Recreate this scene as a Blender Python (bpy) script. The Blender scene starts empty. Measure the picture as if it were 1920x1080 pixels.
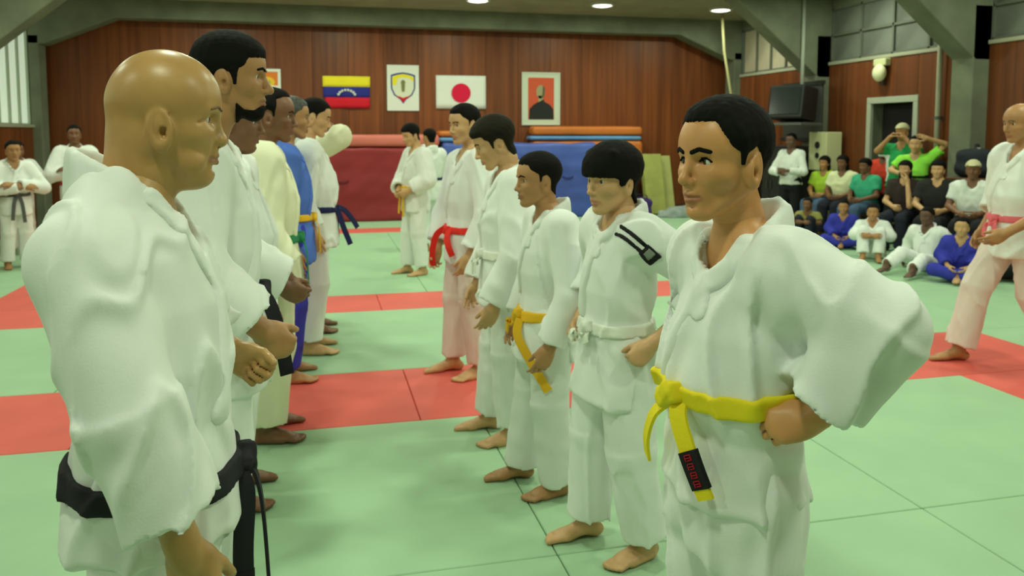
import bpy, bmesh, math, random, time
import numpy as np
from mathutils import Vector, Matrix
T0 = time.time()
S = bpy.context.scene
COL = S.collection
R = math.radians

# ------------------------------------------------------------------ camera
cam_d = bpy.data.cameras.new('camera')
cam = bpy.data.objects.new('camera', cam_d)
COL.objects.link(cam)
S.camera = cam
cam_d.sensor_width = 36.0
cam_d.lens = 1500 / 1920 * 36.0
PITCH = R(4.6)
cam.location = (0, 0, 1.5)
cam.rotation_euler = (math.pi / 2 - PITCH, 0, -math.atan(360 / 1500))
cam_d.shift_y = -(540 - (250 + 1500 * math.tan(PITCH))) / 1920
cam_d.clip_start = 0.05
cam_d.dof.use_dof = True
cam_d.dof.focus_distance = 1.75
cam_d.dof.aperture_fstop = 5.6

# ------------------------------------------------------------------ world, exposure
S.view_settings.view_transform = 'Standard'
S.view_settings.look = 'None'
S.view_settings.gamma = 1.0
S.view_settings.use_curve_mapping = False
S.view_settings.exposure = 0.0
W = bpy.data.worlds.new('World')
S.world = W
W.use_nodes = True
W.node_tree.nodes['Background'].inputs[0].default_value = (0.74, 1.0, 0.64, 1)
W.node_tree.nodes['Background'].inputs[1].default_value = 0.06
LIGHT_COL = (0.86, 1.0, 0.72)
LAMP_POWER = 31.0

# ------------------------------------------------------------------ materials
def lin(c):
    c = c / 255.0
    return c / 12.92 if c <= 0.04045 else ((c + 0.055) / 1.055) ** 2.4
def alb(r, g, b, lit=1.0):
    """albedo of a thing that shows sRGB (r,g,b) under the hall's greenish lamps"""
    L = (0.80, 1.0, 0.68)
    return tuple(min(0.92, max(0.002, lin(v) / l / lit)) for v, l in zip((r, g, b), L))
MATS = {}
def mat(name, rgb, rough=0.8, noise=0.0, nscale=20.0, bump=0.0, bscale=80.0, bdist=0.002, spec=0.3, emit=0.0,
        stretch=None, metallic=0.0, rgb2=None, coat=0.0, sss=0.0, trans=0.0, tint=None, alpha=None):
    if name in MATS:
        return MATS[name]
    m = bpy.data.materials.new(name)
    m.use_nodes = True
    nt = m.node_tree
    b = nt.nodes['Principled BSDF']
    b.inputs['Roughness'].default_value = rough
    b.inputs['Specular IOR Level'].default_value = spec
    b.inputs['Metallic'].default_value = metallic
    b.inputs['Coat Weight'].default_value = coat
    c = (*rgb, 1)
    b.inputs['Base Color'].default_value = c
    if sss:
        b.inputs['Subsurface Weight'].default_value = sss
        b.inputs['Subsurface Radius'].default_value = (1.0, 0.4, 0.2)
        b.inputs['Subsurface Scale'].default_value = 0.006
    if trans:
        b.inputs['Transmission Weight'].default_value = trans
    if alpha is not None:
        b.inputs['Alpha'].default_value = alpha
    tc = nt.nodes.new('ShaderNodeTexCoord')
    vec = tc.outputs['Object']
    if stretch:
        mp = nt.nodes.new('ShaderNodeMapping')
        mp.inputs['Scale'].default_value = stretch
        nt.links.new(vec, mp.inputs['Vector'])
        vec = mp.outputs['Vector']
    col_out = None
    if noise or rgb2:
        n = nt.nodes.new('ShaderNodeTexNoise')
        n.inputs['Scale'].default_value = nscale
        n.inputs['Detail'].default_value = 5
        nt.links.new(vec, n.inputs['Vector'])
        r = nt.nodes.new('ShaderNodeValToRGB')
        e = r.color_ramp.elements
        e[0].position, e[1].position = 0.3, 0.7
        c2 = rgb2 if rgb2 else tuple(v * (1 - noise) for v in rgb)
        e[0].color = (*c2, 1)
        e[1].color = (*(rgb if rgb2 else tuple(min(0.95, v * (1 + noise)) for v in rgb)), 1)
        nt.links.new(n.outputs['Fac'], r.inputs['Fac'])
        col_out = r.outputs['Color']
    if tint:
        at = nt.nodes.new('ShaderNodeAttribute')
        at.attribute_name = 'tint'
        mx = nt.nodes.new('ShaderNodeMix')
        mx.data_type = 'RGBA'
        nt.links.new(at.outputs['Fac'], mx.inputs['Factor'])
        if col_out:
            nt.links.new(col_out, mx.inputs['A'])
        else:
            mx.inputs['A'].default_value = c
        mx.inputs['B'].default_value = (*tint, 1)
        col_out = mx.outputs['Result']
    if col_out:
        nt.links.new(col_out, b.inputs['Base Color'])
    if bump:
        n2 = nt.nodes.new('ShaderNodeTexNoise')
        n2.inputs['Scale'].default_value = bscale
        n2.inputs['Detail'].default_value = 4
        nt.links.new(vec, n2.inputs['Vector'])
        bp = nt.nodes.new('ShaderNodeBump')
        bp.inputs['Strength'].default_value = bump
        bp.inputs['Distance'].default_value = bdist
        nt.links.new(n2.outputs['Fac'], bp.inputs['Height'])
        nt.links.new(bp.outputs['Normal'], b.inputs['Normal'])
    if emit:
        b.inputs['Emission Color'].default_value = c
        b.inputs['Emission Strength'].default_value = emit
    MATS[name] = m
    return m

def wood(name, c1, c2, rough=0.42, scale=6.0, axis='z'):
    if name in MATS:
        return MATS[name]
    m = bpy.data.materials.new(name)
    m.use_nodes = True
    nt = m.node_tree
    b = nt.nodes['Principled BSDF']
    b.inputs['Roughness'].default_value = rough
    b.inputs['Specular IOR Level'].default_value = 0.35
    tc = nt.nodes.new('ShaderNodeTexCoord')
    mp = nt.nodes.new('ShaderNodeMapping')
    mp.inputs['Scale'].default_value = (scale, scale, 0.25)
    oi = nt.nodes.new('ShaderNodeObjectInfo')
    ad = nt.nodes.new('ShaderNodeVectorMath')
    ad.operation = 'MULTIPLY_ADD'
    ad.inputs[1].default_value = (37, 11, 23)
    nt.links.new(oi.outputs['Random'], ad.inputs[0])
    nt.links.new(tc.outputs['Object'], ad.inputs[2])
    nt.links.new(ad.outputs[0], mp.inputs['Vector'])
    n = nt.nodes.new('ShaderNodeTexNoise')
    n.inputs['Scale'].default_value = 1.6
    n.inputs['Detail'].default_value = 7
    n.inputs['Distortion'].default_value = 0.6
    nt.links.new(mp.outputs['Vector'], n.inputs['Vector'])
    r = nt.nodes.new('ShaderNodeValToRGB')
    e = r.color_ramp.elements
    e[0].position, e[1].position = 0.32, 0.68
    e[0].color = (*c1, 1)
    e[1].color = (*c2, 1)
    nt.links.new(n.outputs['Fac'], r.inputs['Fac'])
    hv = nt.nodes.new('ShaderNodeHueSaturation')
    mr = nt.nodes.new('ShaderNodeMapRange')
    mr.inputs['To Min'].default_value = 0.82
    mr.inputs['To Max'].default_value = 1.15
    nt.links.new(oi.outputs['Random'], mr.inputs['Value'])
    nt.links.new(mr.outputs['Result'], hv.inputs['Value'])
    nt.links.new(r.outputs['Color'], hv.inputs['Color'])
    nt.links.new(hv.outputs['Color'], b.inputs['Base Color'])
    MATS[name] = m
    return m

# ------------------------------------------------------------------ object helpers
def link(name, me, m=None, parent=None, loc=None, smooth=False):
    o = bpy.data.objects.new(name, me)
    COL.objects.link(o)
    if m is not None and me is not None:
        for mm in (m if isinstance(m, (list, tuple)) else [m]):
            me.materials.append(mm)
    if parent is not None:
        o.parent = parent
    if loc is not None:
        o.location = loc
    if smooth and me is not None:
        me.polygons.foreach_set('use_smooth', np.ones(len(me.polygons), dtype=bool))
    return o
def tag(o, label, cat=None, group=None, kind=None):
    if label: o['label'] = label
    if cat: o['category'] = cat
    if group: o['group'] = group
    if kind: o['kind'] = kind
    return o
def empty(name, loc=(0, 0, 0), rz=0.0):
    o = bpy.data.objects.new(name, None)
    o.empty_display_size = 0.1
    COL.objects.link(o)
    o.location = loc
    o.rotation_euler = (0, 0, rz)
    return o
def pydata(name, v, f):
    me = bpy.data.meshes.new(name)
    me.from_pydata([tuple(map(float, p)) for p in v], [], [tuple(map(int, q)) for q in f])
    me.update()
    return me
class MB:
    """collects boxes, bars, discs, prisms into one mesh"""
    def __init__(self):
        self.v, self.f = [], []
    def add(self, v, f):
        n = len(self.v)
        self.v += [tuple(p) for p in v]
        self.f += [tuple(i + n for i in q) for q in f]
        return self
    def box(self, x0, x1, y0, y1, z0, z1, M=None):
        v = [Vector((x, y, z)) for z in (z0, z1) for y in (y0, y1) for x in (x0, x1)]
        if M: v = [M @ p for p in v]
        return self.add(v, [(0, 2, 3, 1), (4, 5, 7, 6), (0, 1, 5, 4), (2, 6, 7, 3), (0, 4, 6, 2), (1, 3, 7, 5)])
    def tube(self, pts, r, n=8, caps=True):
        pts = [Vector(p) for p in pts]
        rs = r if isinstance(r, (list, tuple)) else [r] * len(pts)
        base = []
        for i, p in enumerate(pts):
            d = (pts[min(i + 1, len(pts) - 1)] - pts[max(i - 1, 0)]).normalized()
            a = d.cross(Vector((0, 0, 1)))
            if a.length < 0.05: a = d.cross(Vector((1, 0, 0)))
            a.normalize()
            c = d.cross(a)
            base.append([p + (a * math.cos(2 * math.pi * k / n) + c * math.sin(2 * math.pi * k / n)) * rs[i] for k in range(n)])
        v = [q for ring in base for q in ring]
        f = []
        for i in range(len(pts) - 1):
            for k in range(n):
                f.append((i * n + k, i * n + (k + 1) % n, (i + 1) * n + (k + 1) % n, (i + 1) * n + k))
        if caps:
            f.append(tuple(range(n))[::-1])
            f.append(tuple((len(pts) - 1) * n + k for k in range(n)))
        return self.add(v, f)
    def prism(self, poly, axis, t0, t1):
        """poly in the two other axes (order kept), extruded along axis"""
        n = len(poly)
        def mk(a, b, t):
            if axis == 'x': return (t, a, b)
            if axis == 'y': return (a, t, b)
            return (a, b, t)
        v = [mk(a, b, t0) for a, b in poly] + [mk(a, b, t1) for a, b in poly]
        f = [tuple(range(n)), tuple(range(n, 2 * n))[::-1]]
        f += [(i, i + n, (i + 1) % n + n, (i + 1) % n) for i in range(n)]
        return self.add(v, f)
    def build(self, name, m, parent=None, loc=None, bevel=0.0, smooth=False, seg=2):
        me = pydata(name, self.v, self.f)
        bm = bmesh.new()
        bm.from_mesh(me)
        bmesh.ops.recalc_face_normals(bm, faces=bm.faces)
        if bevel:
            bmesh.ops.bevel(bm, geom=list(bm.edges), offset=bevel, segments=seg, profile=0.5, affect='EDGES', clamp_overlap=True)
        bm.to_mesh(me)
        bm.free()
        return link(name, me, m, parent, loc, smooth)
# ------------------------------------------------------------------ implicit surfaces (for bodies and clothes)
F4 = np.float32
def V3(*a): return np.array(a, dtype=F4)
def smin(a, b, k):
    if k <= 0: return np.minimum(a, b)
    h = np.clip(0.5 + 0.5 * (b - a) / k, 0, 1)
    return b + (a - b) * h - k * h * (1 - h)
def smax(a, b, k): return -smin(-a, -b, k)

class Field:
    def __init__(self):
        self.ops, self.post, self.lo, self.hi = [], [], None, None
    def op(self, mode, fn, k, c, r):
        self.ops.append((mode, fn, k, V3(*c), float(r)))
        if mode == 'u':
            lo, hi = np.array(c) - r, np.array(c) + r
            self.lo = lo if self.lo is None else np.minimum(self.lo, lo)
            self.hi = hi if self.hi is None else np.maximum(self.hi, hi)
        return self
    def eval(self, P):
        nb = P.shape[0]
        c = P.mean(1)
        br = np.sqrt(((P - c[:, None]) ** 2).sum(2).max(1)) if P.shape[1] > 1 else np.zeros(nb, F4)
        D = np.full(P.shape[:2], 0.30, F4)
        for mode, fn, k, oc, orad in self.ops:
            if P.shape[1] > 1:
                m = np.sqrt(((c - oc) ** 2).sum(1)) < orad + br + k + 0.03
                if not m.any(): continue
                full = m.all()
                Q = P if full else P[m]
                A = D if full else D[m]
            else:
                full, Q, A = True, P, D
            d = fn(Q)
            if mode == 'u': A = smin(A, d, k)
            elif mode == 's': A = smax(A, -d, k)
            elif mode == 'i': A = smax(A, d, k)
            if full: D = A
            else: D[m] = A
        for fn in self.post:
            D = D + fn(P)
        return D.astype(F4)
    # primitives ---------------------------------------------------------
    def rc(self, a, b, r0, r1, k=0.02, mode='u'):
        a, b = V3(*a), V3(*b)
        ba = b - a
        l2 = float(ba @ ba) + 1e-12
        def fn(P):
            h = np.clip(((P - a) @ ba) / l2, 0, 1)
            q = P - a - h[..., None] * ba
            return np.sqrt((q * q).sum(-1)) - (r0 + (r1 - r0) * h)
        return self.op(mode, fn, k, (a + b) / 2, math.sqrt(l2) / 2 + max(r0, r1))
    def chain(self, pts, rs, k=0.01, mode='u'):
        for i in range(len(pts) - 1):
            self.rc(pts[i], pts[i + 1], rs[i], rs[i + 1], k, mode)
        return self
    def ell(self, c, r, k=0.02, mode='u', rot=None):
        c = V3(*c); r = V3(*r)
        Rm = None if rot is None else np.array(rot, F4)
        def fn(P):
            q = P - c
            if Rm is not None: q = q @ Rm          # columns of Rm = local axes
            a = q / r
            k0 = np.sqrt((a * a).sum(-1)) + 1e-9
            b = q / (r * r)
            k1 = np.sqrt((b * b).sum(-1)) + 1e-9
            return k0 * (k0 - 1) / k1
        return self.op(mode, fn, k, c, float(r.max()))
    def box(self, c, r, rad=0.005, k=0.0, mode='u', rot=None):
        c = V3(*c); r = V3(*r)
        Rm = None if rot is None else np.array(rot, F4)
        def fn(P):
            q = P - c
            if Rm is not None: q = q @ Rm
            a = np.abs(q) - (r - rad)
            o = np.maximum(a, 0)
            return np.sqrt((o * o).sum(-1)) + np.minimum(a.max(-1), 0) - rad
        return self.op(mode, fn, k, c, float(np.linalg.norm(r)))
    def frust(self, a, b, r0, r1, k=0.02, mode='u', flat=None):
        """cone frustum with flat ends; flat=(axis, factor) squeezes the section along an axis"""
        a, b = V3(*a), V3(*b)
        ba = b - a
        L = float(np.linalg.norm(ba))
        d = ba / L
        fa = None
        if flat is not None:
            fa = V3(*flat[0]); fa = fa - (fa @ d) * d; fa = fa / np.linalg.norm(fa)
        def fn(P):
            q = P - a
            t = q @ d
            w = q - t[..., None] * d
            if fa is not None:
                w = w + ((w @ fa) * (1 / flat[1] - 1))[..., None] * fa
            rho = np.sqrt((w * w).sum(-1))
            rr = r0 + (r1 - r0) * np.clip(t / L, 0, 1)
            return np.maximum(np.maximum((rho - rr) * 0.95, t - L), -t)
        return self.op(mode, fn, k, (a + b) / 2, L / 2 + max(r0, r1))
    def stack(self, M, knots, p=2.3, k=0.02, mode='u', off=0.0, capk=0.03):
        """superellipse sections stacked along local z; M 4x4 local->person; knots (z, cx, rx, ry)"""
        Rm = np.array(M, F4)[:3, :3]; o = np.array(M, F4)[:3, 3]
        K = np.array(knots, F4)
        zc = float((K[0, 0] + K[-1, 0]) / 2); hz = float((K[-1, 0] - K[0, 0]) / 2)
        def fn(P):
            q = (P - o) @ Rm
            z = q[..., 2]
            cx = np.interp(z, K[:, 0], K[:, 1]).astype(F4)
            rx = np.interp(z, K[:, 0], K[:, 2]).astype(F4) + off
            ry = np.interp(z, K[:, 0], K[:, 3]).astype(F4) + off
            g = (np.abs((q[..., 0] - cx) / rx) ** p + np.abs(q[..., 1] / ry) ** p) ** (1 / p)
            d = (g - 1) * np.minimum(rx, ry)
            return smax(d, np.maximum(K[0, 0] - off - z, z - K[-1, 0] - off), capk)
        c = o + Rm @ V3(0, 0, zc)
        return self.op(mode, fn, k, c, math.hypot(hz, float(K[:, 2:].max())) + abs(off) + 0.02)
    def poly2(self, M, poly, ax=(1, 2), k=0.0, mode='s', c=(0, 0, 0), r=9.0, extra=None):
        """signed distance to a polygon in two local axes (infinite prism), optionally max'ed with extra(q)"""
        Mi = np.linalg.inv(np.array(M, np.float64)).astype(F4)
        sc = float(np.linalg.norm(np.array(M, np.float64)[:3, 0]))
        def fn(P):
            q = P @ Mi[:3, :3].T + Mi[:3, 3]
            d = polysd(q[..., ax[0]], q[..., ax[1]], poly)
            if extra is not None: d = np.maximum(d, extra(q))
            return d * sc
        return self.op(mode, fn, k, c, r)

def polysd(x, y, poly):
    pl = np.array(poly, F4)
    n = len(pl)
    d = np.full(x.shape, 1e9, F4)
    s = np.ones(x.shape, F4)
    for i in range(n):
        a, b = pl[i], pl[i - 1]
        ex, ey = float(b[0] - a[0]), float(b[1] - a[1])
        wx, wy = x - a[0], y - a[1]
        t = np.clip((wx * ex + wy * ey) / (ex * ex + ey * ey + 1e-12), 0, 1)
        bx, by = wx - ex * t, wy - ey * t
        d = np.minimum(d, bx * bx + by * by)
        c1 = y >= a[1]; c2 = y < b[1]; c3 = ex * wy > ey * wx
        flip = (c1 & c2 & c3) | (~c1 & ~c2 & ~c3)
        s = np.where(flip, -s, s)
    return s * np.sqrt(d)
def dpoly(P, pts):
    """distance to a 3-D polyline"""
    best = None
    for i in range(len(pts) - 1):
        a, b = V3(*pts[i]), V3(*pts[i + 1])
        ba = b - a
        h = np.clip(((P - a) @ ba) / (float(ba @ ba) + 1e-12), 0, 1)
        q = P - a - h[..., None] * ba
        d = (q * q).sum(-1)
        best = d if best is None else np.minimum(best, d)
    return np.sqrt(best)
def waves(seed, n=7, lam=0.12, stretch=(1, 1, 1)):
    """smooth pseudo-noise in [-1,1] from summed sines"""
    rg = np.random.RandomState(seed)
    ks, ph, am = [], [], []
    for i in range(n):
        v = rg.normal(size=3); v /= np.linalg.norm(v)
        v = v * np.array(stretch)
        ks.append(v * 2 * math.pi / (lam * (0.55 + 0.9 * rg.rand())))
        ph.append(rg.rand() * 6.28); am.append(0.6 + 0.4 * rg.rand())
    ks = np.array(ks, F4); ph = np.array(ph, F4); am = np.array(am, F4) / sum(am) * 1.8
    def fn(P):
        return (np.sin(P @ ks.T + ph) * am).sum(-1)
    return fn

EDGES = np.array([(0, 1), (2, 3), (4, 5), (6, 7), (0, 2), (1, 3), (4, 6), (5, 7), (0, 4), (1, 5), (2, 6), (3, 7)])
def polygonise(F, h, lo=None, hi=None, B=8):
    lo = np.array(F.lo if lo is None else lo, np.float64) - 2.5 * h
    hi = np.array(F.hi if hi is None else hi, np.float64) + 2.5 * h
    nb = np.ceil((hi - lo) / (h * B)).astype(int)
    n = nb * B
    # block centres
    bi = np.stack(np.meshgrid(*[np.arange(k) for k in nb], indexing='ij'), -1).reshape(-1, 3)
    cen = (lo + (bi * B + (B - 1) / 2) * h).astype(F4)
    dc = F.eval(cen[:, None, :])[:, 0]
    rad = B * h * 0.87
    act = np.abs(dc) < rad * 1.35 + 0.006
    D = np.empty(tuple(n), F4)
    Dv = D.reshape(nb[0], B, nb[1], B, nb[2], B)
    Dv[:] = dc.reshape(nb)[:, None, :, None, :, None]
    ab = bi[act]
    off = np.stack(np.meshgrid(np.arange(B), np.arange(B), np.arange(B), indexing='ij'), -1).reshape(-1, 3)
    CH = 600
    for i in range(0, len(ab), CH):
        q = ab[i:i + CH]
        P = (lo + (q[:, None, :] * B + off[None]) * h).astype(F4)
        d = F.eval(P)
        Dv[q[:, 0], :, q[:, 1], :, q[:, 2], :] = d.reshape(-1, B, B, B)
    s = D < 0
    c8 = [s[i:n[0] - 1 + i, j:n[1] - 1 + j, k:n[2] - 1 + k] for i in (0, 1) for j in (0, 1) for k in (0, 1)]
    anyv = c8[0].copy(); allv = c8[0].copy()
    for q in c8[1:]:
        anyv |= q; allv &= q
    cells = np.argwhere(anyv & ~allv)
    if len(cells) == 0:
        return np.zeros((0, 3)), np.zeros((0, 4), int)
    idx = -np.ones(tuple(n - 1), np.int32)
    idx[cells[:, 0], cells[:, 1], cells[:, 2]] = np.arange(len(cells))
    corner = np.array([(i, j, k) for i in (0, 1) for j in (0, 1) for k in (0, 1)])
    cd = np.stack([D[cells[:, 0] + c[0], cells[:, 1] + c[1], cells[:, 2] + c[2]] for c in corner], 1)
    acc = np.zeros((len(cells), 3)); cnt = np.zeros(len(cells))
    for a, b in EDGES:
        da, db = cd[:, a], cd[:, b]
        m = (da < 0) != (db < 0)
        t = np.where(m, da / np.where(m, da - db, 1), 0)
        acc += np.where(m[:, None], corner[a] + t[:, None] * (corner[b] - corner[a]), 0)
        cnt += m
    V = lo + (cells + acc / cnt[:, None]) * h
    quads = []
    for ax in range(3):
        sl0 = [slice(1, -1)] * 3; sl1 = [slice(1, -1)] * 3
        sl0[ax] = slice(0, -1); sl1[ax] = slice(1, None)
        A, Bq = s[tuple(sl0)], s[tuple(sl1)]
        e = np.argwhere(A != Bq)
        if len(e) == 0: continue
        flip = A[e[:, 0], e[:, 1], e[:, 2]]
        o1, o2 = [(1, 2), (2, 0), (0, 1)][ax]
        base = e.copy()
        base[:, o1] += 1; base[:, o2] += 1
        def cell(d1, d2):
            q = base.copy(); q[:, o1] -= d1; q[:, o2] -= d2
            return idx[q[:, 0], q[:, 1], q[:, 2]]
        q = np.stack([cell(1, 1), cell(0, 1), cell(0, 0), cell(1, 0)], 1)
        q[~flip] = q[~flip][:, ::-1]
        quads.append(q)
    Q = np.concatenate(quads)
    Q = Q[(Q >= 0).all(1)]
    return V, Q
def mesh_np(name, V, Q, tint=None, smooth=True):
    me = bpy.data.meshes.new(name)
    me.vertices.add(len(V))
    me.vertices.foreach_set('co', np.asarray(V, F4).ravel())
    me.loops.add(Q.size)
    me.loops.foreach_set('vertex_index', Q.ravel().astype(np.int32))
    me.polygons.add(len(Q))
    me.polygons.foreach_set('loop_start', (np.arange(len(Q)) * 4).astype(np.int32))
    me.polygons.foreach_set('use_smooth', np.full(len(Q), smooth))
    if tint is not None:
        a = me.attributes.new('tint', 'FLOAT', 'POINT')
        a.data.foreach_set('value', np.asarray(tint, F4))
    me.update(calc_edges=True)
    me.validate()
    return me
def join_vq(parts):
    vs, qs, n = [], [], 0
    for V, Q in parts:
        vs.append(V); qs.append(Q + n); n += len(V)
    return np.concatenate(vs), np.concatenate(qs)
# ------------------------------------------------------------------ people
ONLY = None
def rotm(yaw=0, pitch=0, roll=0):
    """yaw turns left (+), pitch looks down (+), roll tilts to the right (+)"""
    return (Matrix.Rotation(yaw, 3, 'Z') @ Matrix.Rotation(pitch, 3, 'Y') @ Matrix.Rotation(roll, 3, 'X'))
def basis(x, up=(0, 0, 1)):
    x = Vector(x).normalized(); up = Vector(up)
    y = up.cross(x)
    if y.length < 1e-4: y = Vector((0, 1, 0))
    y.normalize(); z = x.cross(y)
    return np.array([[x[i], y[i], z[i]] for i in range(3)])
def M4(Rm, o, s=1.0):
    M = np.eye(4); M[:3, :3] = np.array(Rm) * s; M[:3, 3] = o
    return M
def lerp(a, b, t): return tuple(a[i] + (b[i] - a[i]) * t for i in range(3))

def skull(F, o, detail):
    """head in unit space: chin z=0, crown z=1, x forward, y left"""
    jw, ns, ft = o.get('jaw', 1.0), o.get('nose', 1.0), o.get('fat', 0.0)
    ch = o.get('child', 0.0)
    oc = o.get('occ', .43)
    F.ell((0.375 - (0.375 + oc) / 2, 0, 0.655), ((0.375 + oc) / 2, 0.325, 0.345), 0.02)
    F.ell((0.10, 0, 0.60), (0.285, 0.285, 0.30), 0.10)                       # forehead
    F.ell((0.085, 0, 0.37), (0.275, (0.235 + 0.02 * ft) * jw, 0.335), 0.10)            # face mass
    for s in (-1, 1):
        F.rc((-0.04, s * 0.20 * jw, 0.30), (0.25, s * 0.07 * jw, 0.085), 0.075 + .02 * ft, 0.075 + .01 * ft, 0.08)
        F.ell((0.20, s * 0.165, 0.385), (0.13, 0.10, 0.10), 0.08)            # cheek
    F.ell((0.285, 0, 0.085), (0.085, 0.085, 0.075), 0.07)
    if ft:
        F.ell((0.12, 0, 0.06), (0.20, 0.17, 0.11), 0.09)                     # under the chin
        F.rc((.225 - oc, 0, 0.56), (.235 - oc, 0, -0.15), 0.235, 0.245, 0.10)        # nape
    return F
def head_field(o, neck_end, detail=2, sph=None):
    F = Field()
    ns = o.get('nose', 1.0)
    skull(F, o, detail)
    nr = o.get('neck', 0.235)
    F.rc((-0.11, 0, 0.36), (-0.12, 0, 0.10), nr * 0.98, nr, 0.06)
    F.rc((-0.12, 0, 0.10), neck_end, nr, nr * 1.08, 0.04)
    # brow, sockets
    for s in (-1, 1):
        F.rc((0.335, s * 0.045, 0.562), (0.285, s * 0.165, 0.572), 0.035 * o.get('ridge', 1.0), 0.03 * o.get('ridge', 1.0), 0.05)
        F.ell((0.395, s * 0.135, 0.498), (0.10, 0.085, 0.05), 0.05, 's')
        F.ell((0.268, s * 0.132, 0.498), (0.062, 0.066, 0.060), 0.02)         # lids
        if detail >= 1:
            F.ell((0.335, s * 0.135, 0.497), (0.045, 0.056, 0.021 * o.get('eyeopen', 1.0)), 0.006, 's')
    for s in (-1, 1):
        F.ell((0.255, s * 0.085, 0.345), (0.10, 0.085, 0.11), 0.06)              # beside the nose
    F.ell((0.30, 0, 0.265), (0.078, 0.10, 0.075), 0.05)                      # upper lip
    # nose
    nt = 0.445 + 0.02 * (ns - 1) * 3 + o.get('nosep', 0.0)
    F.rc((0.345, 0, 0.555), (nt - .01, 0, 0.360), 0.030, 0.040 * ns, 0.035)
    F.ell((nt - .005, 0, 0.345), (0.048 * ns, 0.050 * ns, 0.042 * ns), 0.03)
    for s in (-1, 1):
        F.ell((nt - 0.05, s * 0.052 * ns, 0.328), (0.045, 0.034 * ns, 0.034), 0.02)
        if detail >= 1:
            F.ell((nt - 0.025, s * 0.03, 0.302), (0.026, 0.016, 0.018), 0.012, 's')
    # mouth
    F.ell((0.29, 0, 0.215), (0.095, 0.13, 0.10), 0.06)
    ml = o.get('lips', 1.0)
    for s in (-1, 1):
        F.rc((0.33, s * 0.095, 0.208), (0.388, s * 0.015, 0.226), 0.012, 0.022 * ml, 0.02)
        F.rc((0.325, s * 0.085, 0.200), (0.378, 0, 0.178), 0.012, 0.028 * ml, 0.02)
        F.rc((0.355, s * 0.10, 0.205), (0.408, 0, 0.204), 0.010, 0.010, 0.012, 's')
    F.ell((0.362, 0, 0.132), (0.022, 0.06, 0.018), 0.035, 's')                 # under lower lip
    if o.get('folds'):
        for s in (-1, 1):
            F.ell((0.205, s * 0.165, 0.175), (0.10, 0.075, 0.09), 0.06)               # jowl
            F.rc((0.378, s * 0.085, 0.325), (0.345, s * 0.135, 0.175), 0.014, 0.014, 0.03, 's')
            F.ell((0.295, s * 0.135, 0.445), (0.035, 0.055, 0.020), 0.02)             # bag under the eye
            F.rc((0.335, s * 0.09, 0.418), (0.290, s * 0.19, 0.430), 0.008, 0.008, 0.02, 's')
            F.rc((0.30, s * 0.20, 0.50), (0.25, s * 0.245, 0.47), 0.007, 0.007, 0.02, 's')
    # ears
    es = o.get('ear', 1.0)
    for s in (-1, 1):
        Rm = np.array((Matrix.Rotation(s * R(18), 3, 'Z') @ Matrix.Rotation(R(-8), 3, 'Y')))
        ez = o.get('earz', -.035)
        ex = o.get('earx', 0.0)
        def ep(x, y, z): return (x + ex, s * y, z + ez)
        F.ell(ep(-0.055, .315, .462), (0.088 * es, 0.028, 0.138 * es), 0.015, 'u', Rm)
        F.ell(ep(-0.028, .305, .345), (0.048 * es, 0.030, 0.055 * es), 0.03)
        F.ell(ep(-0.005, .285, .44), (0.06, 0.05, 0.10), 0.04)
        if detail >= 1:
            F.ell(ep(-0.048, .345, .475), (0.062 * es, 0.020, 0.108 * es), 0.008, 's', Rm)
            F.ell(ep(-0.050, .322, .490), (0.030 * es, 0.020, 0.075 * es), 0.012, 'u', Rm)   # antihelix
            F.ell(ep(-0.022, .335, .435), (0.030, 0.040, 0.045), 0.008, 's', Rm)
            F.ell(ep(0.010, .312, .435), (0.020, 0.03, 0.035), 0.012)                        # tragus
    return F

HAIR = {
    'short': dict(t=0.035, poly=[(.55, .80), (.55, 1.4), (-.9, 1.4), (-.9, .20), (-.28, .20), (-.17, .30), (-.14, .50), (-.06, .60), (.025, .57),
                                 (.035, .44), (.075, .44), (.10, .60), (.17, .66), (.24, .70), (.27, .79)]),
    'crop': dict(t=0.05, poly=[(.60, .80), (.60, 1.4), (-.9, 1.4), (-.9, .16), (-.26, .16), (-.17, .28), (-.15, .50), (-.05, .61), (.03, .57),
                                (.05, .46), (.09, .46), (.13, .58), (.20, .62), (.245, .72), (.27, .82)]),
    'full': dict(t=0.075, poly=[(.55, .74), (.55, 1.4), (-.9, 1.4), (-.9, .12), (-.25, .12), (-.17, .26), (-.15, .48), (-.05, .55), (.03, .52),
                                (.05, .38), (.10, .38), (.13, .56), (.20, .62), (.24, .70)]),
    'bangs': dict(t=0.085, poly=[(.60, .585), (.60, 1.4), (-.9, 1.4), (-.9, .12), (-.25, .12), (-.17, .26), (-.15, .48), (-.05, .53), (.02, .47),
                                 (.05, .41), (.10, .43), (.14, .53), (.24, .565)]),
    'receding': dict(t=0.03, poly=[(.34, .86), (.40, 1.4), (-.9, 1.4), (-.9, .20), (-.28, .20), (-.17, .30), (-.14, .50), (-.06, .60), (.025, .57),
                                   (.035, .42), (.075, .42), (.10, .60), (.11, .70), (.10, .80), (.22, .86)]),
    'ring': dict(t=0.03, poly=[(-.02, .80), (-.10, .86), (-.9, .92), (-.9, .20), (-.28, .20), (-.17, .30), (-.14, .50), (-.06, .60), (.025, .57),
                               (.035, .42), (.075, .42), (.10, .58), (.04, .70)]),
    'long': dict(t=0.07, poly=[(.55, .76), (.55, 1.4), (-.9, 1.4), (-.9, -.5), (-.10, -.5), (-.02, .30), (.03, .45), (.10, .50), (.15, .60), (.22, .66), (.25, .74)]),
    'cap': dict(t=0.06, poly=[(.75, .74), (.75, 1.4), (-.9, 1.4), (-.9, .58), (0, .64), (.30, .72)]),
}

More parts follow.
